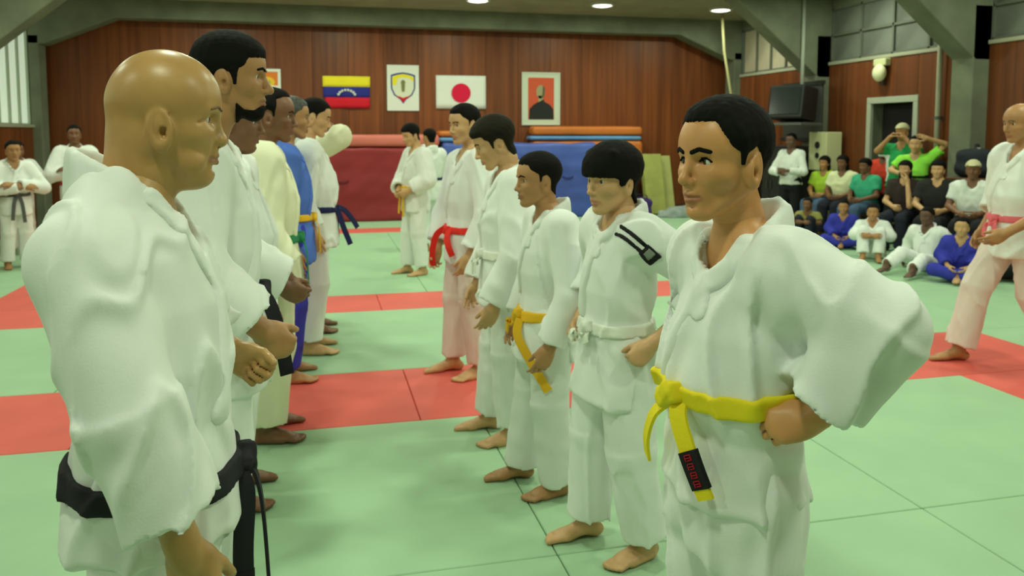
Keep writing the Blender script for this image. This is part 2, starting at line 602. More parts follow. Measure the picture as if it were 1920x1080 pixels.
HAND = {   # per finger (mcp, pip, dip) bends in degrees; spread; thumb (abduction, flexion)
    'relaxed': dict(b=[(18, 28, 15), (24, 34, 18), (30, 40, 20), (36, 46, 24)], th=(24, 30)),
    'fist': dict(b=[(75, 95, 60), (80, 98, 60), (84, 98, 60), (86, 98, 60)], th=(30, 48)),
    'grip': dict(b=[(45, 60, 35), (50, 65, 35), (55, 68, 40), (60, 70, 40)], th=(35, 35)),
    'flat': dict(b=[(4, 6, 4), (4, 6, 4), (4, 6, 4), (6, 8, 4)], th=(45, 10)),
}
def hand_into(F, wrist, dirv, back, side, L, pose, fingers=True):
    """side +1: thumb along local +y (= back x dir); -1 mirrored"""
    x = Vector(dirv).normalized(); z = Vector(back)
    z = (z - x * z.dot(x)).normalized(); y = z.cross(x) * side
    w = Vector(wrist); s = L / 0.19
    def pt(a, b, c): return w + x * (a * s) + y * (b * s) + z * (c * s)
    F.rc(w - x * 0.02 * s, pt(.02, 0, 0), .027 * s, .029 * s, .015)
    Rm = np.array([[x[i], y[i], z[i]] for i in range(3)])
    F.ell(pt(.052, 0, -.001), (.054 * s, .043 * s, .0185 * s), .012, 'u', Rm)
    F.ell(pt(.030, .022, -.010), (.036 * s, .020 * s, .019 * s), .012, 'u', Rm)
    F.ell(pt(.030, -.024, -.008), (.034 * s, .016 * s, .017 * s), .012, 'u', Rm)
    H = HAND[pose]
    base = [(.092, .030), (.096, .010), (.092, -.010), (.084, -.028)]
    lens = [(.042, .025, .021), (.046, .029, .022), (.043, .027, .021), (.034, .021, .018)]
    fr = .0088 * s
    for i in range(4):
        bx, by = base[i]
        p = pt(bx - .01, by, .002)
        F.rc(pt(.04, by * .6, .002), p, .012 * s, .0105 * s, .01)
        ang = 0
        spread = (1.5 - i) * R(3.5)
        for j in range(3):
            ang += R(H['b'][i][j])
            d = (x * math.cos(spread) + y * math.sin(spread)) * math.cos(ang) - z * math.sin(ang)
            q = p + d * (lens[i][j] * s)
            F.rc(p, q, fr * (1.08 - .09 * j), fr * (1.0 - .11 * j), .002)
            p = q
    ab, fl = R(H['th'][0]), R(H['th'][1])
    p = pt(.026, .030, -.010)
    d1 = x * math.cos(ab) + y * math.sin(ab) - z * math.sin(fl) * .8
    p1 = p + d1.normalized() * (.038 * s)
    ab2 = ab * .45
    d2 = x * math.cos(ab2) + y * math.sin(ab2) * .6 - z * math.sin(fl) * 1.3
    p2 = p1 + d2.normalized() * (.030 * s)
    p3 = p2 + (d2 - z * .35).normalized() * (.022 * s)
    F.rc(p, p1, .0145 * s, .0115 * s, .012)
    F.rc(p1, p2, .0115 * s, .0105 * s, .003)
    F.rc(p2, p3, .0105 * s, .0085 * s, .003)
    return F
def foot_into(F, ankle, yaw, L, side, pitch=0.0):
    """side +1 left foot (big toe towards -y)"""
    Rm = rotm(yaw, pitch)
    s = L / .25
    A = Vector(ankle)
    zb = .075 * s
    def pt(a, b, c): return A + Rm @ Vector((a * s, b * s, c * s - zb))
    F.rc(pt(0, 0, .14), pt(0, 0, .07), .036 * s, .036 * s, .02)
    F.ell(pt(-.035, 0, .032), (.038 * s, .030 * s, .032 * s), .02, 'u', np.array(Rm))
    F.rc(pt(0, 0, .055), pt(.10, -side * .008, .028), .040 * s, .028 * s, .02)
    F.ell(pt(.115, -side * .004, .022), (.05 * s, .045 * s, .023 * s), .02, 'u', np.array(Rm))
    F.rc(pt(-.02, side * .018, .022), pt(.09, side * .024, .018), .022 * s, .020 * s, .015)
    for i, (b, l, r) in enumerate([(-.030, .205, .0145), (-.010, .203, .0105), (.007, .195, .010), (.022, .185, .0095), (.035, .172, .0095)]):
        F.rc(pt(.13, side * b * .95, .018), pt(l - r, side * b, .012), r * s * 1.05, r * s, .004)
    return F

def ribbon(pts, wdir, width, thick, name, m, parent, taper=None):
    """flat strap swept along pts; wdir = width direction(s)"""
    pts = [Vector(p) for p in pts]
    n = len(pts)
    wd = [Vector(w).normalized() for w in (wdir if isinstance(wdir[0], (tuple, list, Vector)) else [wdir] * n)]
    v, f = [], []
    for i, p in enumerate(pts):
        t = (pts[min(i + 1, n - 1)] - pts[max(i - 1, 0)]).normalized()
        w = (wd[i] - t * wd[i].dot(t)).normalized()
        nn = t.cross(w).normalized()
        a = width / 2; b = thick / 2
        for (u, q) in ((-a, -b), (-a * .9, b), (a * .9, b), (a, -b)):
            v.append(p + w * u + nn * q)
    for i in range(n - 1):
        for k in range(4):
            f.append((4 * i + k, 4 * i + (k + 1) % 4, 4 * i + 4 + (k + 1) % 4, 4 * i + 4 + k))
    f += [(0, 3, 2, 1), (4 * n - 4, 4 * n - 3, 4 * n - 2, 4 * n - 1)]
    me = pydata(name, v, f)
    bm = bmesh.new(); bm.from_mesh(me)
    bmesh.ops.recalc_face_normals(bm, faces=bm.faces)
    bm.to_mesh(me); bm.free()
    return link(name, me, m, parent)
def smooth_pts(pts, n=4):
    """Catmull-Rom"""
    P = [Vector(p) for p in pts]
    out = []
    for i in range(len(P) - 1):
        p0, p1, p2, p3 = P[max(i - 1, 0)], P[i], P[i + 1], P[min(i + 2, len(P) - 1)]
        for k in range(n):
            t = k / n
            out.append(0.5 * ((2 * p1) + (p2 - p0) * t + (2 * p0 - 5 * p1 + 4 * p2 - p3) * t * t + (3 * p1 - p0 - 3 * p2 + p3) * t ** 3))
    out.append(P[-1])
    return out

def stack_front(K, p, w, v, front=1):
    K = np.array(K)
    cx = np.interp(w, K[:, 0], K[:, 1]); rx = np.interp(w, K[:, 0], K[:, 2]); ry = np.interp(w, K[:, 0], K[:, 3])
    return float(cx + front * rx * max(0, 1 - min(1, abs(v) / ry) ** p) ** (1 / p))

def person(label, pos, yaw, h, hh=0.235, skin='skin_tan', hair='short', hairmat='hair_black', head=(0, 0, 0), headx=0.02, heado=None,
           arms=None, legs=None, pelvis=None, neck=None, outfit='gi', top='gi_white', bottom='gi_white', belt=None, build=1.0, belly=0.0,
           res=0.008, hres=None, hand=('relaxed', 'relaxed'), handback=None, detail=1, group=None, beard=None, sleeve=None, folds=0.006, seed=1,
           tails=None, feet=True, skirt=True, cuff=0.80, sleeve_r=1.0, leg_r=1.0, vneck=True, extra=None, seated=False, sk=None, name='person', foldfn=None,
           cuffr=1.0, handdir=None, footyaw=None, legcuff=0.93, lap=0.0, blouse=0.0, beltz=None, shoulder=1.0, collar=0.0, brows=True, knot=True, beltm=.045, shx=0.0, handscale=1.0, shz=0.0, vzf=None, flare=1.0, trap=0.0, slit=True):
    """standing or seated figure in its own frame: x forward, y left, z up, floor at z = 0"""
    if ONLY and not any(w in label for w in ONLY): return None
    k = h / 1.70
    kb = k * build
    heado = dict(heado or {})
    hres = hres or res * 0.55
    root = empty(name, (pos[0], pos[1], pos[2] if len(pos) > 2 else 0.0), yaw)
    tag(root, label, 'person', group)
    mskin = MATS[skin]; mtop = MATS[top]; mbot = MATS[bottom]
    pel = Vector(pelvis or (0, 0, .52 * h)); nk = Vector(neck or (-.01 * k, 0, .825 * h))
    up = (nk - pel).normalized()
    L = (nk - pel).length
    tx = Vector((1, 0, 0)); tx = (tx - up * tx.dot(up)).normalized(); ty = up.cross(tx)
    TM = np.eye(4)
    for i in range(3):
        TM[i, 0], TM[i, 1], TM[i, 2], TM[i, 3] = tx[i], ty[i], up[i], pel[i]
    def tp(u, v, w): return Vector(pel) + tx * u + ty * v + up * w
    # ---- proportions
    b = belly
    wn = L
    sk0 = sk * h if sk is not None else (-.10 * h if skirt else -.05 * h)
    KT = [(sk0, 0.0, .154 * kb * flare + b * .3, .196 * kb * flare), (max(.0, sk0 + .01), .0, .142 * kb + b * .5, .182 * kb), (.22 * wn, .005 + b * .3, .122 * kb + b * .8, .160 * kb + b * .3),
          (.30 * wn, .005 + b * .4, .126 * kb + b + blouse * .6, .166 * kb + b * .3 + blouse * .4), (.42 * wn, .005 + b * .4, .134 * kb + b + blouse, .174 * kb + b * .3 + blouse * .5),
          (.62 * wn, .0, .130 * kb + b * .5 + blouse * .5, .178 * kb + blouse * .3), (.80 * wn, -.008, .112 * kb, .170 * kb), (.93 * wn, -.012, .088 * kb, .115 * kb), (1.0 * wn, -.015, .066 * kb, .072 * kb)]
    PW = 2.3
    shw = .165 * kb * shoulder
    sh = {s: tp(-.012 * k + shx, s * shw, wn - .062 * k + shz) for s in (-1, 1)}
    arms = arms or {}
    A = {}
    for s in (-1, 1):
        el, wr = arms.get(s, ((.02 * k, s * (shw + .07 * k), .60 * h), (.09 * k, s * (shw + .07 * k), .46 * h)))
        A[s] = (sh[s], Vector(el), Vector(wr))
    hipw = .088 * kb
    legs = legs or {}
    G = {}
    for s in (-1, 1):
        hip = tp(0, s * hipw, -.01 * k)
        kn, an = legs.get(s, ((.01 * k, s * (hipw + .015), .285 * h), (-.04 * k, s * (hipw + .02), .045 * h)))
        G[s] = (hip, Vector(kn), Vector(an))
    # ---- head frame
    Rh = rotm(*head)
    piv = Vector((-.05, 0, .30)) * hh
    ho = Vector((nk.x + headx, nk.y, h - hh)) if not seated else nk + Vector((headx, 0, .035 * k))
    org = ho + piv - Rh @ piv
    HM = M4(np.array(Rh), org, hh)
    HMi = np.linalg.inv(HM)
    ne = HMi[:3, :3] @ np.array(tp(-.02 * k, 0, wn - .02)) + HMi[:3, 3]
    neck_r = heado.get('neck', .235)
    HF = head_field(heado, tuple(ne), detail)
    uh = hres / hh
    Vh, Qh = polygonise(HF, uh, lo=np.minimum(HF.lo, (-.5, -.45, 0)), hi=np.maximum(HF.hi, (.5, .45, 1.02)))
    lipd = np.zeros(len(Vh), F4)
    if detail >= 1 and len(Vh):
        Pn = Vh.astype(F4)
        dl = dpoly(Pn, [(0.335, -0.09, 0.206), (0.395, 0, 0.224), (0.335, 0.09, 0.206)])
        dl = np.minimum(dl, dpoly(Pn, [(0.335, -0.085, 0.200), (0.390, 0, 0.176), (0.335, 0.085, 0.200)]) - .006)
        lipd = np.clip(1.0 - (dl - .020) / .016, 0, 1) * .8
    Vl = Vh @ HM[:3, :3].T + HM[:3, 3]
    parts = [(Vl, Qh)]
    # ---- rest of the body
    BF = Field()
    BF.stack(TM, [(-.06 * h, 0, .10 * kb, .145 * kb)] + [(z, c, max(.05, rx - .016), max(.05, ry - .016)) for z, c, rx, ry in KT[1:]], PW, .02)
    nr = neck_r * hh
    BF.rc(tuple(tp(-.02 * k, 0, wn - .05)), tuple(org + Rh @ (Vector((-.12, 0, .12)) * hh)), nr * 1.05, nr * .97, .05)
    HFh = Field()
    for s in (-1, 1):
        a, e, w = A[s]
        BF.rc(tuple(tp(-.01, s * .05 * kb, wn - .03 * k)), a, .05 * kb, .050 * kb, .05)
        BF.rc(a, e, .052 * kb, .040 * kb, .02)
        BF.rc(e, w, .041 * kb, .027 * k, .015)
        hp, kn, an = G[s]
        BF.rc(hp, kn, .078 * kb, .052 * kb, .03)
        BF.rc(kn, lerp(kn, an, .35), .052 * kb, .052 * kb, .02)
        BF.rc(lerp(kn, an, .35), an, .052 * kb, .034 * k, .02)
    parts.append(polygonise(BF, max(res * 1.5, .009)))
    for i, s in enumerate((-1, 1)):
        a, e, w = A[s]
        F = Field()
        F.rc(lerp(e, w, .1), w, .040 * kb, .027 * k, .01)
        dv = Vector(handdir[s]) if handdir and s in handdir else (w - e)
        bk = Vector(handback[s]) if handback and s in handback else Vector((0, s, .1))
        # thumb forward when hanging: thumb axis = back x dir
        x = dv.normalized(); z = (bk - x * bk.dot(x)).normalized()
        yy = z.cross(x)
        side = s * -1 if False else (1 if yy.dot(Vector((1, 0, .3))) >= 0 else -1)
        hand_into(F, w, dv, bk, side, .106 * h * handscale, hand[i])
        parts.append(polygonise(F, max(min(res * .6, .006), .0035)))
    if feet:
        for s in (-1, 1):
            F = Field()
            fy = (footyaw or {}).get(s, s * R(10))
            pt = 0.0
            if isinstance(fy, tuple): fy, pt = fy
            foot_into(F, G[s][2], fy, .143 * h, s, pt)
            F.rc(lerp(G[s][1], G[s][2], .6), G[s][2], .045 * kb, .034 * k, .02)
            parts.append(polygonise(F, max(min(res * .7, .007), .004)))
    V, Q = join_vq(parts)
    tint = np.concatenate([lipd, np.zeros(len(V) - len(lipd), F4)])
    link('body', mesh_np('body', V, Q, tint), mskin, root)
    # ---- eyes, brows, hair
    def unit_obj(nm, F, m, par=root, uh_=None, lo=None, hi=None):
        V, Q = polygonise(F, uh_ or uh, lo, hi)
        if len(V) == 0: return None
        return link(nm, mesh_np(nm, V @ HM[:3, :3].T + HM[:3, 3], Q), m, par)
    if detail >= 1:
        for s in (-1, 1):
            e = eye_mesh(gaze=heado.get('gaze', 0.0))
            o = link('eye', e, None, root)
            o.matrix_local = Matrix(M4(np.array(Rh), np.array(org) + np.array(Rh) @ (np.array((0.272, s * 0.132, 0.498)) * hh), hh * 0.0585).tolist())
    SK = Field(); skull(SK, heado, 1)
    SK.rc((-0.11, 0, 0.36), (-0.12, 0, 0.10), neck_r * 0.98, neck_r, 0.06)
    SK.rc((-0.12, 0, 0.10), tuple(ne), neck_r, neck_r * 1.08, 0.04)
    if brows and detail >= 1:
        for s in (-1, 1):
            B = Field()
            pth = [(0.37, s * 0.050, 0.572), (0.36, s * 0.12, 0.600), (0.30, s * 0.195, 0.578)]
            tk = .016 * heado.get('brow', 1.0)
            p0 = [(0, q[1], q[2]) for q in pth]
            B.op('u', lambda P, p=p0: np.maximum(np.maximum(HF.eval(P) - .010, dpoly(P * V3(0, 1, 1), p) - tk), .12 - P[..., 0]), 0, (.33, s * .13, .59), .14)
            if detail >= 2 and heado.get('lash', True):
                E_ = Field()
                ep = [(0, s * 0.075, .500), (0, s * .105, .520 + .004 * heado.get('eyeopen', 1)), (0, s * .145, .523 + .004 * heado.get('eyeopen', 1)), (0, s * .192, .497)]
                E_.op('u', lambda P, p=ep: np.maximum(np.maximum(HF.eval(P) - .007, dpoly(P * V3(0, 1, 1), p) - .0075), .12 - P[..., 0]), 0, (.30, s * .13, .51), .12)
                unit_obj('eyelash', E_, MATS['hair_black'], uh_=uh * .55)
            unit_obj('eyebrow', B, MATS[heado.get('browmat', hairmat)], uh_=uh * .8)
    if hair and hair in HAIR:
        hs = HAIR[hair]
        t = heado.get('hairt', hs['t'])
        wv = waves(seed + 50, 8, .10)
        Hf = Field()
        def hfn(P):
            q = P
            wg = 2.2 if hair == 'bangs' else 1.0
            g = polysd(q[..., 0] + wv(q * 2.3) * .008, q[..., 2] + wv(q * V3(2.0, 2.6, .8)) * .010 * wg, hs['poly'])
            fade = 1.0 if hair in ('cap', 'bangs', 'long') else np.clip(.22 - g / .13, .22, 1.0)
            d = SK.eval(q) - np.maximum(t * fade * (0.55 + 0.45 * np.clip((q[..., 2] - .35) / .45, 0, 1)), .013) - wv(q) * (.004 if hair != 'cap' else 0)
            return smax(d, g, .03)
        zl = -.55 if hair == 'long' else .05
        Hf.op('u', hfn, 0, (-.05, 0, .6), .62 if hair != 'long' else 1.2)
        if hair == 'long':
            Hf.ell((-.30, 0, .15), (.20, .30, .55), .08)
            for s in (-1, 1): Hf.ell((-.06, s * .29, .18), (.13, .085, .42), .06)
        if hair == 'bangs':
            for i in range(7):
                y = (i - 3) * .085
                Hf.rc((.28 - abs(y) * .35, y, .88), (.385 - abs(y) * .42, y + .03, .60 + .012 * (i % 2)), .075, .035, .05)
        if hair == 'cap':
            Hf.ell((.40, 0, .74), (.22, .20, .03), .03)
        if heado.get('tuft'):
            for c, r in heado['tuft']: Hf.ell(c, r, .06)
        unit_obj('hair' if hair != 'cap' else 'cap', Hf, MATS[hairmat], lo=(-.62, -.48, zl), hi=(.62, .48, 1.18))
    if beard:
        Bf = Field()
        wv = waves(seed + 9, 6, .08)
        def bfn(P):
            q = P
            d = HF.eval(q) - .022 * beard.get('t', 1.0) - wv(q) * .004
            g = np.minimum(polysd(q[..., 0], q[..., 2], beard['poly']), 9)
            g = np.maximum(g, -(dpoly(q, [(0.36, -0.085, 0.203), (0.40, 0, 0.205), (0.36, 0.085, 0.203)]) - .034))
            return smax(d, g, .015)
        Bf.op('u', bfn, 0, (.15, 0, .2), .45)
        unit_obj('beard', Bf, MATS[hairmat], lo=(-.2, -.36, -.1), hi=(.5, .36, .5))
    # ---- trousers
    TF = Field()
    lr = kb * leg_r
    if not seated:
        TF.stack(TM, [(-.09 * h, 0, .118 * kb, .160 * kb), (0, 0, .128 * kb + b * .4, .165 * kb), (.2 * wn, .005 + b * .2, .108 * kb + b * .6, .145 * kb)], PW, .03)
    else:
        TF.ell(tuple(tp(.02, 0, -.01)), (.14 * kb, .17 * kb, .12 * kb), .03, 'u', TM[:3, :3])
    inner = []
    for s in (-1, 1):
        hp, kn, an = G[s]
        cf = lerp(kn, an, legcuff)
        TF.rc(hp, kn, .100 * lr, .086 * lr, .04)
        TF.frust(kn, cf, .084 * lr, .084 * lr * cuffr, .02)
        inner.append((lerp(kn, an, .5), lerp(cf, an, 1.2) if legcuff < 1 else an, .084 * lr))
    wvt = waves(seed + 3, 5, .26, (1.2, 1.2, .35))
    wvt2 = waves(seed + 4, 6, .08, (1, 1, .8))
    TF.post.append(lambda P: -np.exp(-(wvt(P) / .22) ** 2) * folds * 1.3 + folds * .1 + wvt2(P) * folds * .3)
    wall = max(.016, 2.1 * res)
    TS = Field(); TS.op('u', TF.eval, 0, tuple(tp(0, 0, -.2)), 1.3)
    TS.lo, TS.hi = TF.lo, TF.hi
    for p0, p1, r in inner:
        d = (Vector(p1) - Vector(p0)).normalized()
        TS.frust(p0, Vector(p1) + d * .06, max(.02, r - wall - .004), max(.02, r * cuffr - wall), .004, 's')
    V, Q = polygonise(TS, res)
    trs = link('trousers', mesh_np('trousers', V, Q), mbot, root)
    # ---- top
    JF = Field()
    hol = []
    JF.stack(TM, KT, PW, .0, capk=.02)
    sr = kb * sleeve_r
    gi = outfit == 'gi'
    r0, r1, r2 = (.088, .080, .080) if gi else (.066, .058, .060)
    sleeve = sleeve if sleeve is not None else (cuff if gi else .0)
    for s in (-1, 1):
        a, e, w = A[s]
        JF.rc(tuple(tp(-.012 - trap * .5, s * .055 * kb, wn - .035 * k + trap)), tuple(a), .058 * kb, .076 * kb, .06)
        if sleeve > 0:
            cf = lerp(e, w, sleeve)
            JF.rc(a, e, r0 * sr, r1 * sr, .035)
            JF.frust(e, cf, r1 * sr, r2 * sr, .025)
            d = (Vector(w) - Vector(e)).normalized()
            hol.append((lerp(e, w, .25), Vector(cf) + d * .05, r1 * sr - wall - .008, r2 * sr - wall))
        else:
            cf = lerp(a, e, .68)
            JF.frust(a, cf, .075 * sr, .070 * sr, .04)
            d = (Vector(e) - Vector(a)).normalized()
            hol.append((lerp(a, e, .45), Vector(cf) + d * .05, min(.052 * sr, .072 * sr - wall), min(.056 * sr, .070 * sr - wall)))
    wv1 = waves(seed, 5, .30, (1.2, 1.2, .55))
    wv2 = waves(seed + 1, 7, .095)
    def jfold(P):
        a = wv1(P); c = wv2(P)
        return -np.exp(-(a / .22) ** 2) * folds * 1.5 - np.exp(-((a + .8) / .3) ** 2) * folds * .7 + folds * .15 + c * folds * .22
    JF.post.append(jfold)
    if foldfn: JF.post.append(foldfn)
    tops = Field(); tops.op('u', JF.eval, 0, tuple(tp(0, 0, wn * .4)), 1.1)
    tops.lo, tops.hi = JF.lo, JF.hi
    for q in hol: tops.frust(*q, .006, 's')
    vz = (vzf or (.74 if gi else .84)) * wn
    if vneck:
        poly = [(0.0 + lap, vz), (.050 * k, .93 * wn), (.062 * k, 1.3 * wn), (-.062 * k, 1.3 * wn), (-.050 * k, .93 * wn)]
        tops.poly2(TM, poly, (1, 2), .006, 's', tuple(tp(.06, 0, wn * .9)), .35, extra=lambda q: -q[..., 0] + .01)
    tops.ell(tuple(tp(-.015, 0, wn + .035)), (nr + .022, nr + .020, .075), .01, 's', TM[:3, :3])
    if gi and not seated and skirt and slit:
        for s in (-1, 1):
            tops.poly2(TM, [(.0, .10 * wn), (.055, sk0 - .06), (-.075, sk0 - .06)], (0, 2), .006, 's', tuple(tp(0, s * .18 * kb, sk0 * .5)), .20, extra=lambda q, s=s: .125 * kb - s * q[..., 1])
    V, Q = polygonise(tops, res)
    jk = link('jacket' if gi else 'shirt', mesh_np('jacket', V, Q), mtop, root)
    out = dict(root=root, jacket=jk, trousers=trs, JF=JF, tp=tp, wn=wn, k=k, kb=kb, KT=KT, PW=PW, TM=TM, A=A, nr=nr, res=res, HM=HM)
    if gi:
        # lapels and standing collar
        def sp(v, w, o=0.0): return tuple(tp(stack_front(KT, PW, w, v) + o, v, w))
        nb_ = nr + .016
        LF = Field()
        bz = .24 * wn
        for s in (1, -1):
            cz = collar * k
            side = [tuple(tp(-.020 - nb_ * 1.0, 0, wn + .070 * k + cz)), tuple(tp(-.018 - nb_ * .74, s * nb_ * .76, wn + .062 * k + cz * .9)), tuple(tp(-.015, s * (nb_ + .006), wn + .034 * k + cz * .5)),
                    tuple(tp(.034 * k, s * (nb_ - .002), wn - .006 * k))]
            front = [side[-1], sp(s * .060 * k, .90 * wn), sp(s * .034 * k, .5 * vz + .45 * wn), sp(s * .004 * k + lap, vz + .01)]
            if s == 1: front += [sp(-.045 * k, .5 * vz + .5 * bz), sp(-.085 * k, bz)]
            else: front += [sp(.02 * k, vz - .04)]
            for i in range(len(side) - 1):
                LF.rc(side[i], side[i + 1], .008, .008, .004)
                for q in (.012, .026, .042, .060, .080): LF.rc(Vector(side[i]) - up * q, Vector(side[i + 1]) - up * q, .009 + q * .12, .009 + q * .12, .012)
            th = .011 if s == 1 else .007
            LF.op('u', lambda P, f=tuple(front), th=th: smax(dpoly(P, f) - .026 * max(k, .85), np.abs(JF.eval(P)) - th, .004), .004, tuple(tp(.05, 0, wn * .65)), .34)
        V, Q = polygonise(LF, res)
        link('lapel', mesh_np('lapel', V, Q), mtop, jk)
    if belt:
        bz = (beltz if beltz is not None else .21) * wn
        tilt = .10
        bw = .021
        def bfn(P):
            q = (P - np.array(pel, F4)) @ TM[:3, :3].astype(F4)
            return smax(np.abs(JF.eval(P) - .003) - .007, np.abs(q[..., 2] + q[..., 0] * tilt - bz) - bw, .004)
        Bf = Field()
        Bf.op('u', bfn, 0, tuple(tp(0, 0, bz)), .32)
        V, Q = polygonise(Bf, max(res * .8, .004), lo=np.array(tp(0, 0, bz)) - (.32, .32, .10), hi=np.array(tp(0, 0, bz)) + (.32, .32, .10))
        # keep only what belongs to the waist (not the sleeves)
        q = (V - np.array(pel)) @ TM[:3, :3]
        g = (np.abs(q[:, 0] / (KT[2][2] + .015 + beltm)) ** 2 + np.abs(q[:, 1] / (KT[2][3] + beltm)) ** 2) < 1.0
        keep = g[Q].all(1)
        Q = Q[keep]
        bo = link('belt', mesh_np('belt', V, Q), MATS[belt], root)
        out['belt'] = bo
        if knot:
            fx = stack_front(KT, PW, bz, 0) + .016 + b * 0
            kc = tp(fx, lap, bz - fx * tilt)
            KF = Field()
            rk = TM[:3, :3]
            r1_ = rk @ np.array(Matrix.Rotation(R(24), 3, 'X')); r2_ = rk @ np.array(Matrix.Rotation(R(-38), 3, 'X'))
            KF.box(tuple(kc), (.017, .031, .020), .008, .004, 'u', r1_)
            KF.box(tuple(kc + tx * .008), (.016, .017, .027), .008, .003, 'u', r2_)
            KF.box(tuple(kc - ty * .020 - up * .010), (.014, .018, .016), .007, .004, 'u', r1_)
            KF.rc(tuple(kc + tx * .026 - ty * .016 + up * .012), tuple(kc + tx * .026 + ty * .012 - up * .016), .003, .003, .004, 's')
            V, Q = polygonise(KF, max(res * .6, .0035))
            link('knot', mesh_np('knot', V, Q), MATS[belt], bo)
            tl = tails if tails is not None else [(.03, .30), (-.035, .27)]
            for i, tsp in enumerate(tl):
                wd = ty
                if isinstance(tsp, dict):
                    path = [tp(*q) for q in tsp['path']]; wv_ = tsp['w']; wd = tx * wv_[0] + ty * wv_[1] + up * wv_[2]
                elif len(tsp) == 2:
                    vy, ln = tsp
                    path = [kc + tx * .005 + ty * (.3 * vy), kc + tx * .022 + ty * vy * .8 - up * .04, kc + tx * .030 + ty * vy * 1.3 - up * (.4 * ln), kc + tx * .032 + ty * vy * 1.8 - up * ln]
                else:
                    path = [tp(*q) for q in tsp]
                pp_ = smooth_pts(path, 6)
                to = ribbon(pp_, tuple(wd), .040 * max(k, .9), .006, 'belt_tail', MATS[belt], bo)
                out.setdefault('tails', []).append((to, pp_, tuple(wd)))
            out['kc'] = kc
    return out

_eye = {}
def eye_mesh(gaze=0.0):
    key = round(gaze, 2)
    if key in _eye: return _eye[key]
    bm = bmesh.new()
    bmesh.ops.create_uvsphere(bm, u_segments=24, v_segments=16, radius=1.0)
    d = Vector((math.cos(gaze), math.sin(gaze), 0))
    for f in bm.faces:
        c = f.calc_center_median().normalized()
        a = c.dot(d)
        f.material_index = 2 if a > .955 else (1 if a > .82 else 0)
        f.smooth = True
    me = bpy.data.meshes.new('eye')
    bm.to_mesh(me); bm.free()
    for m in ('eye_white', 'iris', 'pupil'): me.materials.append(MATS[m])
    _eye[key] = me
    return me
# ------------------------------------------------------------------ palette
mat('gi_white', (.81, .83, .82), .92, noise=.03, nscale=6, bump=.25, bscale=260, bdist=.0015, spec=.15)
mat('gi_cream', (.80, .79, .59), .92, noise=.03, nscale=6, bump=.25, bscale=260, bdist=.0015, spec=.15)
mat('gi_pink', (.80, .69, .65), .92, noise=.03, nscale=6, bump=.25, bscale=260, bdist=.0015, spec=.15)
mat('gi_blue', (.045, .05, .42), .9, noise=.1, nscale=8, bump=.25, bscale=200, spec=.15)
mat('gi_blue_light', (.09, .18, .62), .9, noise=.1, nscale=8, bump=.25, bscale=200, spec=.15)
mat('belt_black', (.012, .012, .016), .75, bump=.3, bscale=300, spec=.25)
mat('belt_yellow', (.85, .68, .02), .75, bump=.3, bscale=300, spec=.25)
mat('belt_amber', (.80, .45, .02), .75, bump=.3, bscale=300, spec=.25)
mat('belt_red', (.80, .03, .02), .75, bump=.3, bscale=300, spec=.25)
mat('belt_pink', (.80, .16, .20), .75, bump=.3, bscale=300, spec=.25)
mat('belt_navy', (.012, .016, .08), .75, bump=.3, bscale=300, spec=.25)
mat('belt_green', (.02, .22, .09), .75, bump=.3, bscale=300, spec=.25)
mat('belt_white', (.78, .79, .72), .85, bump=.3, bscale=300, spec=.15)
mat('belt_grey', (.10, .11, .11), .85, bump=.3, bscale=300, spec=.15)
def skinmat(n, rgb, tint, rough=.45):
    mat(n, rgb, rough, noise=.10, nscale=16, bump=.12, bscale=160, bdist=.001, spec=.4, tint=tint, sss=.08)
skinmat('skin_bald', (.48, .27, .10), (.36, .15, .09), .36)
skinmat('skin_tan', (.44, .22, .095), (.33, .12, .08))
skinmat('skin_light', (.60, .345, .17), (.48, .18, .13))
skinmat('skin_boy', (.60, .285, .11), (.38, .13, .08), .42)
skinmat('skin_brown', (.21, .092, .048), (.22, .08, .05))
skinmat('skin_dark', (.14, .07, .045), (.12, .05, .035))
mat('hair_black', (.006, .0055, .005), .8, bump=.35, bscale=120, bdist=.003, spec=.12, stretch=(1, 1, .25))
mat('hair_brown', (.013, .010, .006), .75, bump=.35, bscale=120, bdist=.003, spec=.15, stretch=(1, 1, .25))
mat('hair_grey', (.07, .07, .065), .6, noise=.5, nscale=60, bump=.5, bscale=90, bdist=.004, spec=.3)
mat('none', (.2, .15, .1))
mat('eye_white', (.62, .60, .54), .25, spec=.5)
mat('iris', (.035, .018, .010), .15, spec=.5)
mat('pupil', (.004, .004, .004), .1, spec=.5)
mat('brow_sparse', (.20, .11, .055), .7)
# ------------------------------------------------------------------ the hall
XL, XR, YB, ZC = -4.41, 7.91, 14.5, 3.64
YF = -3.2                     # how far the hall runs on behind the camera
M_CONC = mat('concrete', (.17, .185, .13), .9, noise=.18, nscale=3, bump=.3, bscale=30, bdist=.004)
M_CEIL = mat('ceiling_paint', (.30, .29, .20), .9, noise=.12, nscale=2, bump=.2, bscale=20, bdist=.004)
M_BACK = mat('joint_dark', (.07, .024, .010), .9)
M_WOOD = wood('wall_wood', (.135, .034, .010), (.235, .066, .018))
M_WOODR = wood('side_wood', (.125, .036, .012), (.21, .060, .018))
M_GREEN = mat('mat_green', (.36, .55, .355), .62, noise=.05, nscale=2.5, bump=.25, bscale=400, bdist=.001, spec=.35)
M_RED = mat('mat_red', (.76, .125, .105), .62, noise=.06, nscale=2.5, bump=.25, bscale=400, bdist=.001, spec=.35)

